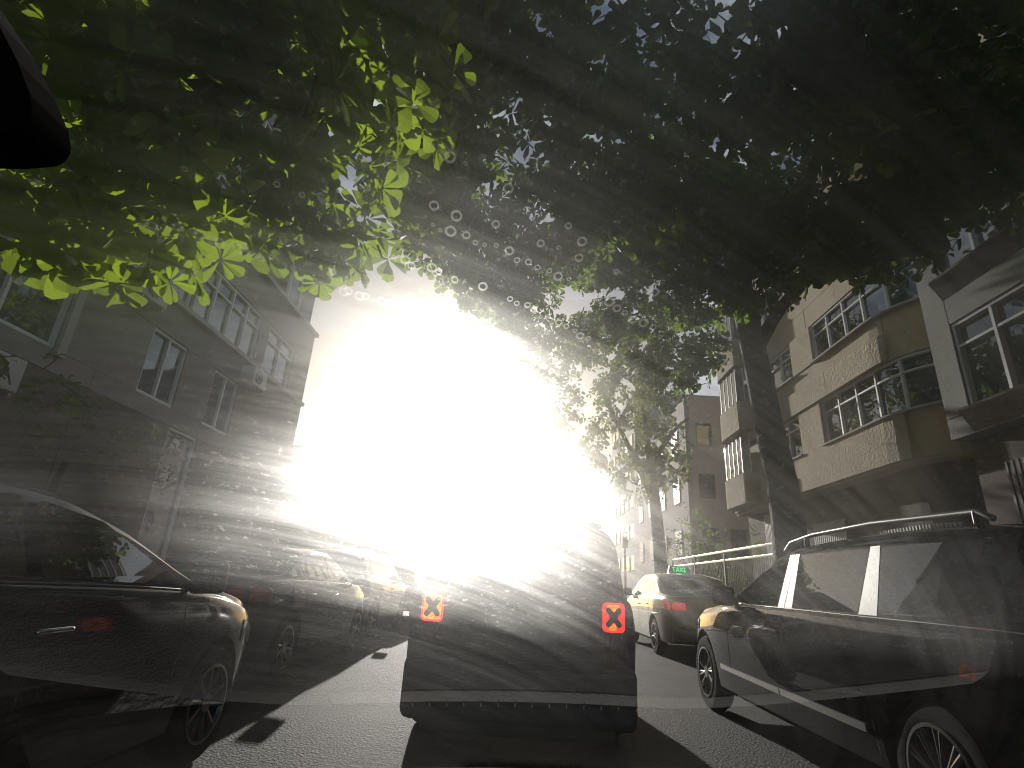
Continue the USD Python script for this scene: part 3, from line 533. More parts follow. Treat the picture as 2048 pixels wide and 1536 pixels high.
tree('hedge', 'dark clipped hedge behind the railing on the right pavement', (6.6, 21, .13),
     [[(6.6, 21, .13), (6.6, 21, .9), (6.6, 21, 1.6)]],
     [(6.6, 17.6, 1.9, .5, 1.0, .9), (6.6, 19.4, 2.4, .6, 1.1, 1.1), (6.7, 21.6, 3.2, .8, 1.3, 1.5), (6.5, 23.6, 2.6, .6, 1.2, 1.2)],
     M['leaf2'], .13, (5, 8), 5.0, 17, trunk_r=.06)
tree('potted_plant', 'small sunlit yellow-green shrub rising behind the railing beside the trunk', (6.2, 15.0, .13),
     [[(6.2, 15.0, .13), (6.2, 15, 1.0), (6.18, 15, 1.9)]],
     [(6.15, 15.0, 2.35, .14, .2, .34), (6.2, 15.0, 2.75, .1, .14, .2)],
     M['leaf4'], .09, (5, 8), 60, 18, trunk_r=.02)

# ------------------------------------------------------------------ railing on the right pavement
fe = thing('railing', 'low dark bar railing with two bright steel rails behind the taxi', 'railing', (5.55, 15.5, .13))
ys = [-2.9, .2, 2.9, 5.6]
for i in range(3):
    for z in (2.28, 2.05): obj('rail', rbox(-.02, .02, ys[i] - 0 + .03, ys[i + 1] - .03, z - .13, z - .07, .012), M['steel_bar'], fe)
    for y in np.arange(ys[i] + .12, ys[i + 1], .12): obj('bar', box(-.008, .008, y, y + .016, .45, 1.9), M['bar_paint'], fe)
for y in ys: obj('post', box(-.03, .03, y - .03, y + .03, 0, 2.2), M['bar_paint'], fe)
obj('base_wall', box(-.1, .1, ys[0] - .1, ys[-1] + .1, 0, .45), M['brown_stone'], fe)

ts = thing('traffic_light', 'distant traffic light showing red above the taxi', 'traffic light', (5.6, 31, .13))
obj('pole', tube([[0, 0, 0], [0, 0, 2], [0, 0, 3.8]], .06, 10), M['bar_paint'], ts)
obj('housing', rbox(-.14, .14, -.12, .12, 3.2, 4.05, .03), M['plastic'], ts)
for z, m in ((3.87, 'signal_red'), (3.62, 'plastic'), (3.37, 'plastic')):
    c = trimesh.creation.cylinder(.095, .04, sections=20); c.apply_transform(trimesh.transformations.rotation_matrix(math.pi / 2, [1, 0, 0])); c.apply_translation([0, -.135, z]); obj('lens', c, M[m], ts)

# ------------------------------------------------------------------ cars
from scipy.interpolate import PchipInterpolator
def pch(pts):
    a = np.array(sorted(pts)); f = PchipInterpolator(a[:, 0], a[:, 1]); lo, hi = a[0, 0], a[-1, 0]
    return lambda y: f(np.clip(y, lo, hi))
class Car:
    def __init__(self, sp):
        self.sp = sp; self.top, self.sh, self.bot, self.plan = pch(sp['top']), pch(sp['shoulder']), pch(sp['bottom']), pch(sp['plan'])
        self.tum = sp.get('tumble', .28); self.cw = sp.get('cab', .93)
    def xc(self, y, z): return self.cw * self.plan(y) - self.tum * (z - self.sh(y))
    def body(self):
        sp = self.sp; y0, y1 = sp['plan'][0][0], sp['plan'][-1][0]
        ys = np.unique(np.round(np.concatenate([np.linspace(y0, y1, 90), [q[0] for q in sp['top']], [q[0] for q in sp['shoulder']], y0 + np.array([.01, .03, .06, .1]), y1 - np.array([.01, .03, .06, .1])]), 4))
        R = []
        for y in ys:
            zb, zs, zt, w = float(self.bot(y)), float(self.sh(y)), float(self.top(y)), float(self.plan(y))
            zt = max(zt, zs + .012); h = zs - zb; k = min(max((zt - zs) / .35, 0), 1)
            bulge = sp.get('bulge', .012)
            pts = [(.0, zb), (.6 * w, zb), (.9 * w, zb), (.965 * w, zb + .05), (.985 * w, zb + .16 * h), (w + bulge * .3, zb + .36 * h), (w + bulge, zb + .62 * h), (w + bulge * .7, zb + .78 * h), (.992 * w, zs - .09 * h), (.975 * w, zs - .03 * h), (self.cw * w + .012, zs)]
            for q in (.02, .2, .4, .6, .78):
                z = zs + q * (zt - zs); pts.append((self.cw * w - self.tum * (z - zs), z))
            xt = self.cw * w - self.tum * (zt - zs)
            pts += [(xt + self.tum * .09 * k, zt - .09 * k), (xt - .012 * k, zt - .045 * k), (xt - .05 * k, zt - .018 * k), (xt - .13 * k, zt - .003), (xt * .6, zt + .008 + .01 * k), (0, zt + .012 + .016 * k)]
            R.append([(x, y, z) for x, z in pts] + [(-x, y, z) for x, z in pts[-2:0:-1]])
        R = np.array(R); n, m, _ = R.shape; V = R.reshape(-1, 3); F = []
        for i in range(n - 1):
            for j in range(m):
                a, b, c, d = i * m + j, i * m + (j + 1) % m, (i + 1) * m + (j + 1) % m, (i + 1) * m + j; F += [[a, b, c], [a, c, d]]
        for i, flip in ((0, 1), (n - 1, 0)):
            V = np.vstack([V, R[i].mean(0)]); c = len(V) - 1
            for j in range(m):
                t = [c, i * m + j, i * m + (j + 1) % m]; F.append(t[::-1] if flip else t)
        F = np.array(F); tm = trimesh.Trimesh(V, F, process=False)
        if tm.volume < 0: F = F[:, ::-1]
        man = manifold3d.Manifold(manifold3d.Mesh(np.asarray(V, np.float32), np.asarray(F, np.uint32)))
        for y in sp['axles']:
            for s in (-1, 1):
                cyl = manifold3d.Manifold.cylinder(.34, sp['arch'], sp['arch'], 40, True).rotate([0, 90, 0]).translate([s * (max(q[1] for q in sp['plan']) - .13), y, sp['wheel']])
                man = man - cyl
        mm = man.to_mesh(); return trimesh.Trimesh(mm.vert_properties[:, :3], mm.tri_verts, process=False)
    def side(self, poly, s, off=.004, th=.006, low=False):
        """A plate that lies on the cabin side (or, low, on the body side): poly in (y, z)."""
        P = Polygon(poly); ring = np.array(P.segmentize(.06).exterior.coords)[:-1]
        v, F = trimesh.creation.triangulate_polygon(Polygon(ring), engine='earcut')
        def X(y, z):
            if not low: return self.xc(y, z)
            zb, zs, w = self.bot(y), self.sh(y), self.plan(y); q = (z - zb) / (zs - zb)
            return np.interp(q, [0, .02, .16, .36, .62, .78, .91, .97, 1], [.93 * w, .965 * w, .985 * w, w + .3 * .012, w + .012, w + .7 * .012, .992 * w, .975 * w, self.cw * w + .012])
        V = []
        for o in (off, off - th): V += [[s * (float(X(y, z)) + o), y, z] for y, z in v]
        n = len(v); FF = np.vstack([F, F[:, ::-1] + n]); q = len(ring)
        idx = {tuple(np.round(p, 6)): i for i, p in enumerate(v)}; b = [idx[tuple(np.round(p, 6))] for p in ring]
        S_ = [[b[i], b[(i + 1) % q], b[(i + 1) % q] + n] for i in range(q)] + [[b[i], b[(i + 1) % q] + n, b[i] + n] for i in range(q)]
        m = trimesh.Trimesh(np.array(V), np.vstack([FF, S_]), process=True); m.fix_normals(); return m
    def over(self, ya, yb, inset=.09, off=.006, n=18, crown=True, edge=None):
        """A pane over the top silhouette between ya and yb (windscreen, rear window)."""
        ys = np.linspace(ya, yb, n); V = []
        for y in ys:
            zt, zs, w = float(self.top(y)), float(self.sh(y)), float(self.plan(y)); k = min(max((zt - zs) / .35, 0), 1)
            xt = self.cw * w - self.tum * (zt - zs)
            for q in np.linspace(-1, 1, 15):
                x = q * (xt - inset); ax = abs(x)
                z = np.interp(ax, [0, xt * .6, xt - .13 * k, xt - .05 * k + 1e-4], [zt + .012 + .016 * k, zt + .008 + .01 * k, zt - .003, zt - .018 * k])
                V.append([x, y, z])
        V = np.array(V); d = np.array([0, -np.gradient([float(self.top(y)) for y in ys], ys).mean(), 1.]); d /= np.linalg.norm(d)
        T = np.vstack([V + d * off, V - d * .004]); F = []; m = 15
        for i in range(n - 1):
            for j in range(m - 1):
                a = i * m + j; F += [[a, a + 1, a + m + 1], [a, a + m + 1, a + m]]
        F = np.array(F); FF = [F, F[:, ::-1] + n * m]
        bd = [j for j in range(m)] + [i * m + m - 1 for i in range(1, n)] + [(n - 1) * m + j for j in range(m - 2, -1, -1)] + [i * m for i in range(n - 2, 0, -1)]
        S_ = []
        for i in range(len(bd)):
            a, b = bd[i], bd[(i + 1) % len(bd)]; S_ += [[a, b, b + n * m], [a, b + n * m, a + n * m]]
        t = trimesh.Trimesh(T, np.vstack(FF + [np.array(S_)]), process=True); t.fix_normals(); return t
def rounded(pts, r=.04):
    return list(Polygon(pts).buffer(-r).buffer(r, quad_segs=4).exterior.coords)[:-1]
def make_wheel(t, x, y, R, w, m_rim, spokes=10, side=1, twin=False):
    wh = sub('wheel', t)
    prof = np.array([(R * .66, -w / 2 * .9), (R * .8, -w / 2), (R * .95, -w / 2 * .92), (R, -w / 2 * .6), (R, w / 2 * .6), (R * .95, w / 2 * .92), (R * .8, w / 2), (R * .66, w / 2 * .9), (R * .64, 0), (R * .66, -w / 2 * .9)])
    ty = trimesh.creation.revolve(prof, sections=40); RX = trimesh.transformations.rotation_matrix(math.pi / 2, [0, 1, 0])
    def put(m_): m_.apply_transform(RX); m_.apply_translation([x, y, R]); return m_
    obj('tyre', put(ty), M['rubber'], wh, smooth=35)
    o = side * w / 2
    parts = [trimesh.creation.revolve(np.array([(R * .6, o - side * .02), (R * .68, o - side * .012), (R * .68, o + side * .004), (R * .63, o + side * .006), (R * .6, o - side * .02)]), sections=40)]
    obj('rim', put(cat(parts)), m_rim, wh, smooth=35)
    back = trimesh.creation.cylinder(R * .63, .02, sections=32); back.apply_translation([0, 0, o - side * .07]); obj('brake_disc', put(back), M['plastic'], wh)
    for k in range(spokes):
        a = 2 * math.pi * k / spokes
        for da in ((-.09, .09) if twin else (0,)):
            s_ = hull([(R * .14 * math.cos(a), R * .14 * math.sin(a), o - side * .025), (R * .62 * math.cos(a + da + .12), R * .62 * math.sin(a + da + .12), o - side * .012)], R * .046)
            obj('spoke', put(s_), m_rim, wh)
    hb = trimesh.creation.cylinder(R * .16, .03, sections=16); hb.apply_translation([0, 0, o - side * .02]); obj('hub', put(hb), m_rim, wh)
def side_mirror(t, x, y, z, s, m_shell):
    mi = obj('side_mirror', hull([(x + s * .06, y + .05, z), (x + s * .22, y + .03, z + .01), (x + s * .22, y + .02, z + .12), (x + s * .07, y + .03, z + .12)], .035), m_shell, t, smooth=40)
    obj('mirror_glass', hull([(x + s * .07, y - .012, z + .005), (x + s * .21, y - .022, z + .012), (x + s * .21, y - .022, z + .11), (x + s * .075, y - .015, z + .112)], .008), M['car_glass'], mi)
    obj('stalk', hull([(x - s * .03, y + .05, z - .03), (x + s * .08, y + .05, z + .02)], .018), m_shell, mi)
def build_car(name, label, loc, sp, paint, rz=0, group=None, category='car'):
    c = Car(sp); t = thing(name, label, category, loc, rz, group)
    obj('body', c.body(), paint, t, smooth=32)
    for s in (-1, 1):
        for poly in sp['windows']: obj('side_window', c.side(rounded(poly, .03), s), M['car_glass'], t, smooth=30)
        for poly in sp.get('pillars', ()): obj('door_pillar', c.side(poly, s, .005), M['pillar_film'], t, smooth=30)
        for poly in sp.get('mouldings', ()): obj('moulding', c.side(poly, s, .012, .014, low=True), M['satin_metal'] if sp.get('bright') else M['plastic'], t, smooth=30)
        by = sp['belt']; yy = np.linspace(by[0], by[1], 16)
        obj('belt_strip', tube([[s * (float(c.xc(y, c.sh(y) + .012)) + .006), y, float(c.sh(y)) + .008] for y in yy], .008, 6), M[sp.get('strip', 'satin_metal')], t, smooth=True)
        for y in sp['handles']:
            z = float(c.sh(y)) - .17; xx = float(c.plan(y)) + .012
            obj('door_handle', hull([(s * (xx + .012), y - .085, z), (s * (xx + .03), y - .05, z + .004), (s * (xx + .03), y + .06, z + .006), (s * (xx + .012), y + .09, z + .003)], .012), M[sp.get('handle', 'chrome')], t, smooth=40)
        for y in sp.get('seams', ()):
            z0, z1 = float(c.bot(y)) + .12, float(c.sh(y)) - .02
            obj('door_seam', c.side([(y - .004, z0), (y + .004, z0), (y + .004, z1), (y - .004, z1)], s, .0015, .004, low=True), M['plastic'], t)
        side_mirror(t, s * float(c.xc(sp['mirror'][0], sp['mirror'][1])), sp['mirror'][0], sp['mirror'][1], s, paint)
        wr = sp['wheel']
        for y in sp['axles']: make_wheel(t, s * (max(q[1] for q in sp['plan']) - .115), y, wr, .2, M[sp.get('rim', 'rim')], sp.get('spokes', 10), s, sp.get('twin', False))
        for poly in sp.get('headlamps', ()): obj('headlamp', c.side(rounded(poly, .02), s, .008, .02, low=True), M['lamp_glass'], t, smooth=30)
        for poly in sp.get('tail_side', ()): obj('tail_lamp', c.side(rounded(poly, .02), s, .01, .03, low=True), M[sp.get('tail', 'red_lens')], t, smooth=30)
    obj('windscreen', c.over(*sp['windscreen']), M['car_glass'], t, smooth=30)
    obj('rear_window', c.over(*sp['rearscreen']), M['car_glass'], t, smooth=30)
    return c, t

# ---- black estate-like SUV on the right: local y forward, origin midway
suv = dict(top=[(-2.75, .62), (-2.70, .98), (-2.66, 1.06), (-2.34, 1.50), (-2.0, 1.575), (-1.0, 1.61), (-.1, 1.585), (.25, 1.53), (1.18, 1.13), (1.5, 1.06), (2.2, .99), (2.55, .88), (2.7, .66)],
           shoulder=[(-2.75, .6), (-2.7, .96), (-2.5, 1.06), (-1.0, 1.075), (.9, 1.085), (1.25, 1.07), (1.9, 1.0), (2.4, .9), (2.7, .62)],
           bottom=[(-2.75, .42), (-2.55, .3), (-1.2, .24), (1.5, .24), (2.4, .26), (2.7, .36)],
           plan=[(-2.75, .72), (-2.66, .83), (-2.4, .915), (-1.5, .945), (1.2, .945), (2.0, .92), (2.45, .84), (2.62, .70), (2.7, .56)],
           axles=(-1.66, 1.95), arch=.43, wheel=.365, tumble=.25,
           windows=[[(.98, 1.105), (.09, 1.105), (-.02, 1.49), (.18, 1.47)], [(-.18, 1.105), (-1.06, 1.105), (-1.13, 1.50), (-.20, 1.50)], [(-1.27, 1.105), (-2.34, 1.12), (-2.24, 1.40), (-2.05, 1.49), (-1.25, 1.50)]],
           pillars=[[(.08, 1.095), (-.035, 1.095), (-.12, 1.51), (-.03, 1.51)], [(-.045, 1.095), (-.17, 1.095), (-.19, 1.51), (-.13, 1.51)], [(-1.07, 1.095), (-1.26, 1.095), (-1.24, 1.51), (-1.14, 1.51)]],
           mouldings=[[(1.38, .47), (.05, .455), (.05, .50), (1.38, .51)], [(.03, .455), (-1.1, .45), (-1.1, .495), (.03, .50)]], bright=True,
           belt=(1.0, -2.3), strip='chrome', handles=(-.05, -1.05), handle='black_paint', seams=(1.1, -.06, -1.18), mirror=(.93, 1.10), spokes=10, twin=True, rim='dark_rim',
           windscreen=(1.12, .22, .1), rearscreen=(-2.62, -2.36, .1),
           headlamps=[[(2.12, .80), (2.5, .74), (2.45, .84), (2.15, .90)]], tail_side=[[(-2.62, .86), (-2.4, .88), (-2.42, 1.02), (-2.6, 1.0)]])
C_, suv_t = build_car('suv', 'black estate-style SUV with grey door pillars and roof rails on the right', (3.03, 4.85, 0), suv, M['black_paint'])
M['rail_metal'] = plain('rail_metal', (.16, .16, .16), .35, metallic=.8)
for s in (-1, 1):
    rr = [[s * .66, y, z] for y, z in ((-2.0, 1.60), (-1.9, 1.645), (-1.0, 1.675), (-.2, 1.665), (.18, 1.63), (.3, 1.565))]
    obj('roof_rail', tube(rr, .018, 8), M['rail_metal'], suv_t, smooth=True)
for y in (-1.9, -.1): 
    for s in (-1, 1): obj('rail_foot', hull([(s * .66, y, 1.59), (s * .66, y, 1.635)], .022), M['plastic'], suv_t)
obj('bumper', rbox(-.8, .8, -2.81, -2.70, .36, .62, .04), M['plastic'], suv_t, smooth=30)
obj('license_plate', box(-.2, .2, -2.825, -2.815, .68, .81), M['plate'], suv_t)
obj('rear_wiper', tube([[0, -2.62, 1.13], [.3, -2.6, 1.18]], .01, 6), M['plastic'], suv_t)
for s in (-1, 1): obj('wiper', tube([[s * .3 - .3, 1.17, 1.15], [s * .3 + .25, .98, 1.24]], .008, 6), M['plastic'], suv_t)

# ---- yellow taxi
taxi = dict(top=[(-2.3, .6), (-2.26, .98), (-2.2, 1.10), (-1.78, 1.135), (-1.05, 1.50), (-.5, 1.565), (.3, 1.56), (.75, 1.48), (1.5, 1.08), (2.0, .97), (2.22, .84), (2.3, .6)],
            shoulder=[(-2.3, .56), (-2.26, .95), (-2.1, 1.06), (-1.2, 1.095), (.5, 1.05), (1.2, 1.02), (2.0, .93), (2.22, .8), (2.3, .56)],
            bottom=[(-2.3, .36), (-2.1, .26), (-1, .22), (1.5, .22), (2.3, .3)],
            plan=[(-2.3, .62), (-2.22, .74), (-1.9, .835), (-1.2, .875), (1.0, .875), (1.8, .83), (2.15, .72), (2.3, .52)],
            axles=(-1.34, 1.34), arch=.40, wheel=.345, tumble=.30,
            windows=[[(.98, 1.075), (.06, 1.085), (.0, 1.47), (.55, 1.46)], [(-.05, 1.085), (-.86, 1.11), (-.80, 1.46), (-.1, 1.475)], [(-.95, 1.12), (-1.32, 1.14), (-.92, 1.42)]],
            belt=(1.0, -1.3), strip='chrome', handles=(-.05, -.95), seams=(1.0, -.02, -.98), mirror=(1.0, 1.08), spokes=10, rim='rim',
            windscreen=(1.44, .80, .09), rearscreen=(-1.74, -1.10, .1), tail='dim_red',
            headlamps=[[(1.8, .72), (2.15, .68), (2.1, .8), (1.85, .85)]], tail_side=[[(-2.24, .86), (-1.98, .88), (-2.0, 1.02), (-2.2, 1.0)]])
C2, taxi_t = build_car('taxi', 'yellow taxi with lit green roof sign queueing ahead of the black SUV', (3.62, 13.5, 0), taxi, M['taxi_paint'], category='taxi')
for x0, x1 in ((-.72, -.46), (.46, .72)): obj('tail_lamp', rbox(x0, x1, -2.335, -2.25, .86, 1.0, .03), M['dim_red'], taxi_t, smooth=30)
obj('brake_lamp', rbox(-.2, .2, -1.20, -1.15, 1.445, 1.475, .01), M['dim_red'], taxi_t)
obj('license_plate', box(-.2, .2, -2.325, -2.305, .66, .79), M['plate'], taxi_t)
obj('bumper', rbox(-.74, .74, -2.36, -2.24, .3, .56, .05), M['taxi_paint'], taxi_t, smooth=30)
for s in (-1, 1): obj('reflector', rbox(s * .6 - .06, s * .6 + .06, -2.372, -2.35, .36, .44, .01), M['lamp_glass'], taxi_t)
for s in (-1, 1): obj('taxi_stripe', C2.side([(-2.0, .78), (1.7, .72), (1.7, .80), (-2.0, .86)], s, .003, .003, low=True), M['taxi_stripe'], taxi_t)
obj('aerial', tube([[.1, -.7, 1.58], [.1, -.95, 1.70]], .008, 6), M['plastic'], taxi_t)
sgx = thing('taxi_sign', 'small dark roof sign reading TAXI in lit green letters on the yellow taxi', 'sign', (3.66, 13.45, 1.592))
obj('sign_box', trimesh.convex.convex_hull(np.array([[-.25, -.07, 0], [.25, -.07, 0], [.25, .07, 0], [-.25, .07, 0], [-.21, -.045, .165], [.21, -.045, .165], [.21, .045, .165], [-.21, .045, .165]])), M['sign_dark'], sgx)
tx = meshkit.text_mesh('TAXI', .095, .008, bold=True); tx.apply_translation([-tx.bounds.mean(0)[0], 0, 0]); tx.apply_transform(trimesh.transformations.rotation_matrix(math.pi / 2 - .15, [1, 0, 0])); tx.apply_translation([0, -.063, .04]); obj('lettering', tx, M['lit_green'], sgx)
obj('sign_base', box(-.2, .2, -.05, .05, -.02, -.001), M['plastic'], sgx)

# ---- boxy small SUV straight ahead
box_suv = dict(top=[(-2.1, .72), (-2.07, 1.0), (-2.04, 1.12), (-1.82, 1.60), (-1.6, 1.655), (-.4, 1.69), (.3, 1.66), (.55, 1.6), (1.12, 1.13), (1.5, 1.08), (2.0, 1.0), (2.1, .72)],
               shoulder=[(-2.1, .7), (-2.07, .98), (-1.9, 1.08), (0, 1.07), (1.1, 1.06), (2.0, .96), (2.1, .7)],
               bottom=[(-2.1, .34), (-1.9, .26), (0, .26), (1.9, .28), (2.1, .36)],
               plan=[(-2.1, .80), (-2.04, .855), (-1.8, .885), (0, .89), (1.7, .875), (2.0, .81), (2.1, .7)],
               axles=(-1.27, 1.3), arch=.41, wheel=.35, tumble=.17,
               windows=[[(.85, 1.10), (0, 1.10), (-.03, 1.54), (.45, 1.54)], [(-.12, 1.10), (-.95, 1.10), (-.95, 1.54), (-.14, 1.54)], [(-1.1, 1.14), (-1.65, 1.14), (-1.55, 1.50), (-1.1, 1.52)]],
               belt=(.9, -1.7), strip='plastic', handles=(-.05, -.9), handle='dusty_paint', seams=(.95, -.06, -1.02), mirror=(.85, 1.10), spokes=5, rim='dark_rim',
               windscreen=(1.08, .58, .08), rearscreen=(-2.0, -1.84, .12),
               headlamps=[[(1.8, .78), (2.0, .76), (1.98, .9), (1.82, .92)]])
M['dusty_paint'] = M['dusty_paint']
C3, jt = build_car('compact_suv', 'boxy black SUV straight ahead with square red lit tail lamps', (.03, 6.62, 0), box_suv, M['dusty_paint'])
obj('tailgate', rbox(-.66, .66, -2.125, -2.05, .62, 1.12, .04), M['dusty_paint'], jt, smooth=30)
obj('bumper', rbox(-.86, .86, -2.18, -2.02, .2, .62, .07), M['plastic'], jt, smooth=30)
obj('skid_plate', rbox(-.7, .7, -2.14, -2.02, .12, .26, .03), M['plastic'], jt)
obj('license_plate', box(-.2, .2, -2.14, -2.127, .72, .85), M['plastic'], jt)
obj('exhaust', tube([[.5, -2.1, .24], [.5, -2.19, .23]], .03, 10), M['dark_rim'] if 'dark_rim' in M else M['plastic'], jt)
obj('roof_spoiler', rbox(-.62, .62, -2.0, -1.75, 1.62, 1.66, .015), M['dusty_paint'], jt)
obj('rear_wiper', tube([[0.02, -2.03, 1.16], [.16, -2.0, 1.2], [.33, -1.985, 1.22]], .009, 6), M['plastic'], jt)
obj('tailgate_handle', rbox(-.14, .14, -2.14, -2.12, .90, .935, .008), M['plastic'], jt)
obj('plate_recess', rbox(-.27, .27, -2.128, -2.11, .69, .88, .01), M['plastic'], jt)
for s in (-1, 1):
    obj('tailgate_seam', box(s * .665 - .004, s * .665 + .004, -2.12, -2.06, .63, 1.1), M['rubber'], jt)
    obj('roof_rail', tube([[s * .62, -1.6, 1.655], [s * .62, -1.5, 1.70], [s * .62, -.2, 1.735], [s * .62, .2, 1.69]], .015, 7), M['plastic'], jt, smooth=True)
obj('bumper_step', rbox(-.6, .6, -2.20, -2.16, .57, .60, .01), M['rubber'], jt)
def x_shape(w, h):
    from shapely.geometry import LineString, box as sbox
    from shapely.ops import unary_union
    a = LineString([(-w * .24, -h * .24), (w * .24, h * .24)]).buffer(w * .10); b = LineString([(-w * .24, h * .24), (w * .24, -h * .24)]).buffer(w * .10)
    return unary_union([a, b, sbox(-w * .17, -h * .17, w * .17, h * .17)]).buffer(.008).buffer(-.004)
for s, lm in ((-1, 'lit_orange'), (1, 'lit_red')):
    x, z = s * .685 - (.0 if s < 0 else .0), .955
    lp = sub('tail_lamp', jt); tag(lp, 'bright orange lit tail lamp with dark X shape' if s < 0 else 'red lit tail lamp with dark X shape and orange ends')
    obj('housing', rbox(x - .094, x + .094, -2.15, -2.04, z - .115, z + .115, .03), M['red_lens'], lp, smooth=30)
    w, h = .165, .205
    ring = Polygon(rounded([(-w / 2, -h / 2), (w / 2, -h / 2), (w / 2, h / 2), (-w / 2, h / 2)], .03)); X_ = x_shape(w, h)
    g = ring.difference(X_); RT = trimesh.transformations.rotation_matrix(math.pi / 2, [1, 0, 0])
    def plate(geom, d, yy, m, nm):
        ms = [trimesh.creation.extrude_polygon(q, d, engine='earcut') for q in getattr(geom, 'geoms', [geom])]
        mm = cat(ms); mm.apply_transform(RT); mm.apply_translation([x, yy, z]); obj(nm, mm, m, lp)
    plate(ring.difference(ring.buffer(-.013)), .010, -2.151, M['lit_red'], 'lens_rim')
    inner = ring.buffer(-.0135).difference(X_)
    if s < 0: plate(inner, .006, -2.151, M['lit_orange'], 'lens')
    else:
        from shapely.geometry import box as sbox
        top = inner.intersection(sbox(-w * .28, h * .16, w * .28, h)); bt = inner.intersection(sbox(-w * .22, -h, w * .12, -h * .16))
        plate(inner.difference(top).difference(bt), .006, -2.151, M['lit_red'], 'lens'); plate(top, .0065, -2.151, M['lit_orange'], 'bulb_glow'); plate(bt, .0065, -2.151, M['lit_orange'], 'bulb_glow')
    plate(X_, .016, -2.150, M['cross_dark'], 'cross')

# ---- dark cars on the left
def saloon(dy=0):
    return dict(top=[(-2.3, .6), (-2.25, .96), (-2.15, 1.06), (-1.6, 1.10), (-.9, 1.40), (-.2, 1.455), (.1, 1.44), (.45, 1.36), (1.25, 1.03), (1.6, .98), (2.15, .84), (2.3, .58)],
            shoulder=[(-2.3, .56), (-2.25, .92), (-2.0, 1.02), (-1.2, 1.05), (0, 1.03), (1.2, .985), (1.9, .88), (2.2, .76), (2.3, .55)],
            bottom=[(-2.3, .34), (-2.1, .24), (-1, .2), (1.5, .2), (2.3, .28)],
            plan=[(-2.3, .64), (-2.2, .76), (-1.9, .85), (-1.2, .89), (1.0, .89), (1.8, .84), (2.15, .74), (2.3, .54)],
            axles=(-1.36, 1.5), arch=.39, wheel=.33, tumble=.36,
            windows=[[(1.02, 1.03), (-.02, 1.06), (-.05, 1.38), (.35, 1.325)], [(-.1, 1.06), (-.92, 1.085), (-.78, 1.35), (-.13, 1.385)], [(-1.0, 1.09), (-1.3, 1.10), (-.9, 1.30)]],
            belt=(1.05, -1.3), strip='pillar_film', handles=(.02, -.86), seams=(.98, -.05, -1.0), mirror=(.98, 1.02), spokes=10, rim='dark_rim',
            windscreen=(1.20, .46, .09), rearscreen=(-1.55, -.95, .1),
            headlamps=[[(1.82, .66), (2.15, .62), (2.1, .74), (1.85, .80)]], tail_side=[[(-2.22, .82), (-1.98, .86), (-2.0, .98), (-2.18, .96)]])
def small_suv():
    d = saloon(); d.update(top=[(-2.15, .66), (-2.1, 1.0), (-2.05, 1.1), (-1.7, 1.50), (-1.4, 1.58), (-.3, 1.61), (.2, 1.58), (.5, 1.5), (1.2, 1.1), (1.5, 1.05), (2.1, .92), (2.2, .62)],
        shoulder=[(-2.15, .6), (-2.1, .96), (-1.9, 1.06), (0, 1.06), (1.2, 1.05), (1.9, .95), (2.2, .6)], bottom=[(-2.15, .38), (-1.9, .28), (0, .25), (1.9, .27), (2.2, .34)],
        plan=[(-2.15, .72), (-2.05, .82), (-1.8, .87), (0, .885), (1.5, .87), (2.0, .76), (2.2, .56)], axles=(-1.3, 1.35), arch=.41, wheel=.35, tumble=.26,
        windows=[[(.98, 1.09), (0, 1.09), (-.03, 1.50), (.42, 1.48)], [(-.1, 1.09), (-.95, 1.09), (-.95, 1.50), (-.13, 1.51)], [(-1.05, 1.10), (-1.65, 1.14), (-1.5, 1.44), (-1.05, 1.49)]],
        windscreen=(1.15, .54, .09), rearscreen=(-2.02, -1.72, .1), belt=(1.0, -1.6), mirror=(.95, 1.08), headlamps=[[(1.75, .74), (2.05, .70), (2.0, .84), (1.78, .9)]], tail_side=[[(-2.08, .86), (-1.86, .88), (-1.88, 1.02), (-2.04, 1.0)]], seams=(1.0, -.05, -1.0), handles=(.02, -.9))
    return d
C4, sd = build_car('saloon_car', 'black saloon close on the left with arched roof line and chrome handles', (-2.82, 2.42, 0), saloon(), M['dark_paint'])
C5, s5 = build_car('saloon_car', 'dark car ahead of the nearest left saloon, showing a dim red tail lamp', (-3.5, 8.15, 0), saloon(), M['dark_paint'])
for x0, x1 in ((-.72, -.54), (.54, .72)): obj('tail_lamp', rbox(x0, x1, -2.325, -2.24, .84, .94, .03), M['red_lens'], s5, smooth=30)
C6, s6 = build_car('parked_suv', 'grey SUV at the left with a pale reflection along its doors', (-3.72, 12.9, 0), small_suv(), M['grey_paint'])
C7, s7 = build_car('parked_suv', 'small grey SUV farthest up the left row beside the glare', (-3.72, 18.0, 0), small_suv(), M['grey_paint'])
for t_ in (s6, s7):
    for x0, x1 in ((-.76, -.56), (.56, .76)): obj('tail_lamp', rbox(x0, x1, -2.2, -2.06, .84, 1.02, .03), M['red_lens'], t_, smooth=30)
for t_ in (sd, s5): obj('bumper', rbox(-.72, .72, -2.35, -2.24, .3, .56, .05), M['dark_paint'], t_, smooth=30); obj('license_plate', box(-.2, .2, -2.365, -2.352, .64, .76), M['plate'], t_)

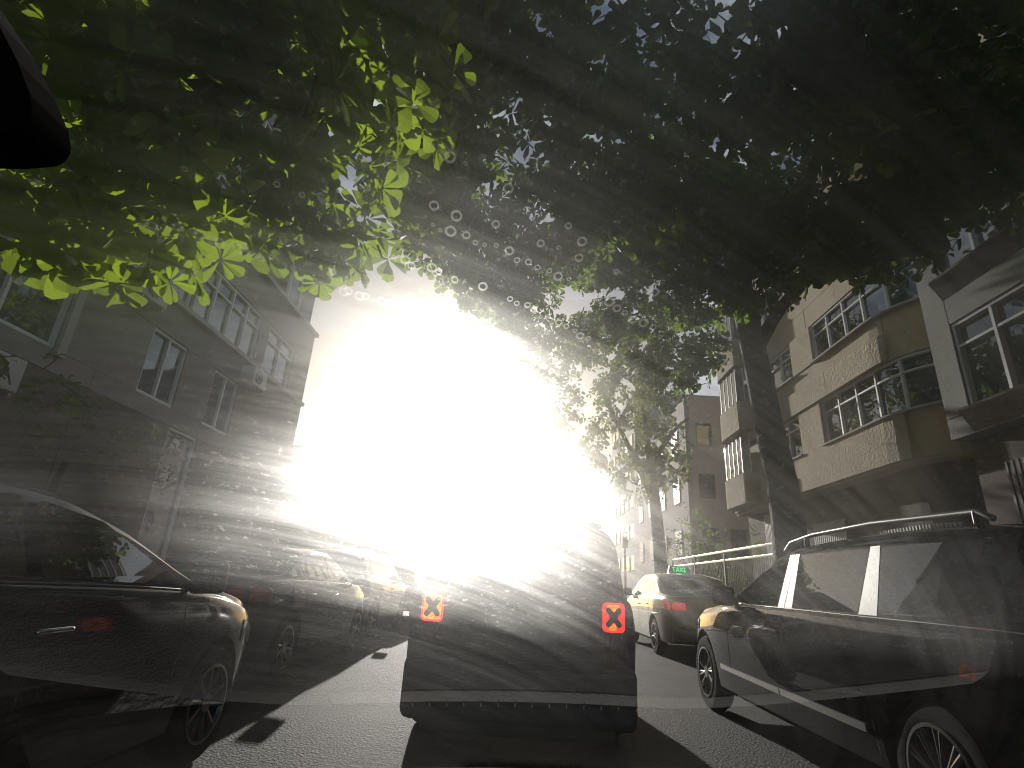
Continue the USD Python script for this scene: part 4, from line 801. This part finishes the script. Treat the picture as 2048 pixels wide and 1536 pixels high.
# ------------------------------------------------------------------ the car we sit in
oc = thing('own_car', 'dark car interior behind a dusty sun-glared windscreen with stitched leather dashboard', 'car')
UsdGeom.Xformable(oc).AddRotateYOp().Set(-3.0)
sl, DV = WS_SL, np.array([0, -math.cos(WS_SL), math.sin(WS_SL)]); NIN = np.array([0, -math.sin(WS_SL), -math.cos(WS_SL)])
ts_, us_ = np.linspace(-.13, 1.125, 26), np.linspace(-.97, .97, 33)
V, F = [], []
for t in ts_:
    for q in us_:
        x = q * (1 - .12 * max(t, 0)); bend = .10 * (x / .74) ** 2 + 0
        V.append(WS_BASE + DV * t + np.array([x, 0, 0]) + np.array([0, -bend * .5, -.0]) + NIN * (.02 * (x / .74) ** 2))
nn = len(us_)
for i in range(len(ts_) - 1):
    for j in range(nn - 1):
        a = i * nn + j; F += [[a, a + 1, a + nn + 1], [a, a + nn + 1, a + nn]]
wsm = trimesh.Trimesh(np.array(V), np.array(F), process=False)
if (wsm.face_normals.mean(0) @ NIN) < 0: wsm.invert()
wsp = obj('windscreen', wsm, M['windscreen'], oc, smooth=True); tag(wsp, 'dusty windscreen smeared in wiper arcs')
# added rings shaping the lens blur of dust specks along the wiper arcs
rm = np.random.default_rng(5); rings = []
ANN = trimesh.creation.annulus(.62, 1.0, .02, sections=14)
def blur_ring(u, t, rad):
    x = np.array([1., 0, 0]); B = np.stack([x, DV, NIN], 1)
    bend = .10 * (u / .74) ** 2
    c = WS_BASE + DV * t + np.array([u, -bend * .5, 0]) + NIN * (.02 * (u / .74) ** 2 - .004)
    a = ANN.copy(); a.vertices = (a.vertices * [rad, rad, .02]) @ B.T + c; rings.append(a)
for (u0, t0, u1, t1, n) in ((-.166, .897, -.103, .874, 15), (-.056, .852, .08, .790, 30), (-.02, .875, .12, .806, 26), (.0, .90, .15, .822, 24), (-.03, .92, .16, .845, 16), (.01, .815, .115, .762, 20), (.03, .79, .13, .735, 14), (.02, .935, .10, .885, 8), (-.13, .93, -.05, .905, 6)):
    for q in np.linspace(0, 1, n):
        if rm.random() < .18: continue
        blur_ring(u0 + (u1 - u0) * q + rm.normal(0, .0012), t0 + (t1 - t0) * q + .006 * math.sin(math.pi * q) + rm.normal(0, .0012), rm.uniform(.0016, .0036) if rm.random() < .8 else rm.uniform(.001, .0016))
obj('speck_blur_ring', cat(rings), M['speck_blur_film'], wsp, kind='stuff')
# dashboard: dark demister strip, upturned stitched front lip, flat leather top
xs = np.linspace(-.76, .76, 41); prof_rows = []
def lip(x): return .105 + .10 * max(0, abs(x) - .30) ** 1.5 / .3
base_y, base_z = 1.154, .838
def dash_rows(ts, zs, xs=xs):
    V = []
    for t, z in zip(ts, zs): V.append([[x, base_y - (lip(x) - .105) * (t > .11) * 1.0 - t - .05 * (x / .76) ** 2, z] for x in xs])
    return np.array(V)
def skin(R_):
    n, m, _ = R_.shape; V = R_.reshape(-1, 3); F = []
    for i in range(n - 1):
        for j in range(m - 1):
            a = i * m + j; F += [[a, a + 1, a + m + 1], [a, a + m + 1, a + m]]
    t = trimesh.Trimesh(V, np.array(F), process=False)
    if t.face_normals[:, 2].mean() < 0: t.invert()
    return t
obj('demister_strip', skin(dash_rows([-.05, -.0, .05, .1, .108, .108], [.79, .818, .82, .82, .818, .79])), M['dash_plastic'], oc, smooth=30)
dd = obj('dashboard', skin(dash_rows([.158, .17, .20, .30, .45, .62, .80, .86, .87], [.842, .8435, .844, .846, .85, .85, .845, .82, .55])), M['leather'], oc, smooth=40)
obj('padded_edge', skin(dash_rows([.112, .112, .115, .128, .142, .156, .158], [.79, .812, .818, .8275, .836, .843, .842], xs[xs > -.27])), M['sunlit_edge_leather'], dd, smooth=60)  # lighter leather here paints the sun falling on the lip
obj('padded_edge', skin(dash_rows([.112, .112, .115, .128, .142, .156, .158], [.79, .812, .818, .826, .833, .839, .842], xs[xs < -.20][:-0 or None])), M['leather'], dd, smooth=60)
for x in np.arange(-.16, .42, .03):
    y = base_y - (lip(x) - .105) - .111 - .05 * (x / .76) ** 2
    obj('stitch', hull([(x, y + .004, .8195), (x, y - .008, .8262)], .0009), M['thread'], dd)
# mirror, roof edge, pillars, bonnet
mr = obj('rear_view_mirror', cat([rbox(-.34, -.135, .235, .275, 1.30, 1.368, .018)]), M['mirror_shell'], oc, smooth=40) if False else None
poly = [(k * x, 1.15 + k * (z - 1.15)) for k in (.46,) for x, z in [(-.50, 1.352), (-.304, 1.357), (-.284, 1.360), (-.279, 1.365), (-.279, 1.373), (-.286, 1.388), (-.305, 1.416), (-.334, 1.453), (-.379, 1.503), (-.50, 1.54)]]
mm = trimesh.creation.extrude_polygon(Polygon(rounded(poly, .004)), .014, engine='earcut'); mm.apply_transform(trimesh.transformations.rotation_matrix(math.pi / 2, [1, 0, 0])); mm.apply_translation([-.013, .128, .012]); mm.apply_transform(trimesh.transformations.rotation_matrix(math.radians(3.0), [0, 1, 0]))
obj('rear_view_mirror', mm, M['mirror_shell'], oc, smooth=40)
obj('roof_lining', rbox(-.86, .86, -1.6, .10, 1.462, 1.50, .015), M['lining'], oc)
for s in (-1, 1): obj('pillar', hull([(s * .985, 1.0, .78), (s * .85, .05, 1.475)], .03), M['lining'], oc)
for s in (-1, 1):
    obj('door', rbox(min(s * .86, s * .96), max(s * .86, s * .96), -1.9, 1.25, .25, .80, .04), M['black_paint'], oc, smooth=30)
    obj('pillar', hull([(s * .90, -.55, .80), (s * .78, -.45, 1.46)], .035), M['plastic'], oc)
obj('roof', rbox(-.86, .86, -1.7, .14, 1.505, 1.53, .012), M['black_paint'], oc)
bon = [[(x, y, z - .05 * (x / .8) ** 2) for x in np.linspace(-.8, .8, 17)] for (y, z) in ((1.20, .79), (1.5, .725), (1.8, .65), (1.95, .59), (2.02, .5), (2.04, .3))]
obj('bonnet', skin(np.array(bon)), M['black_paint'], oc, smooth=40)
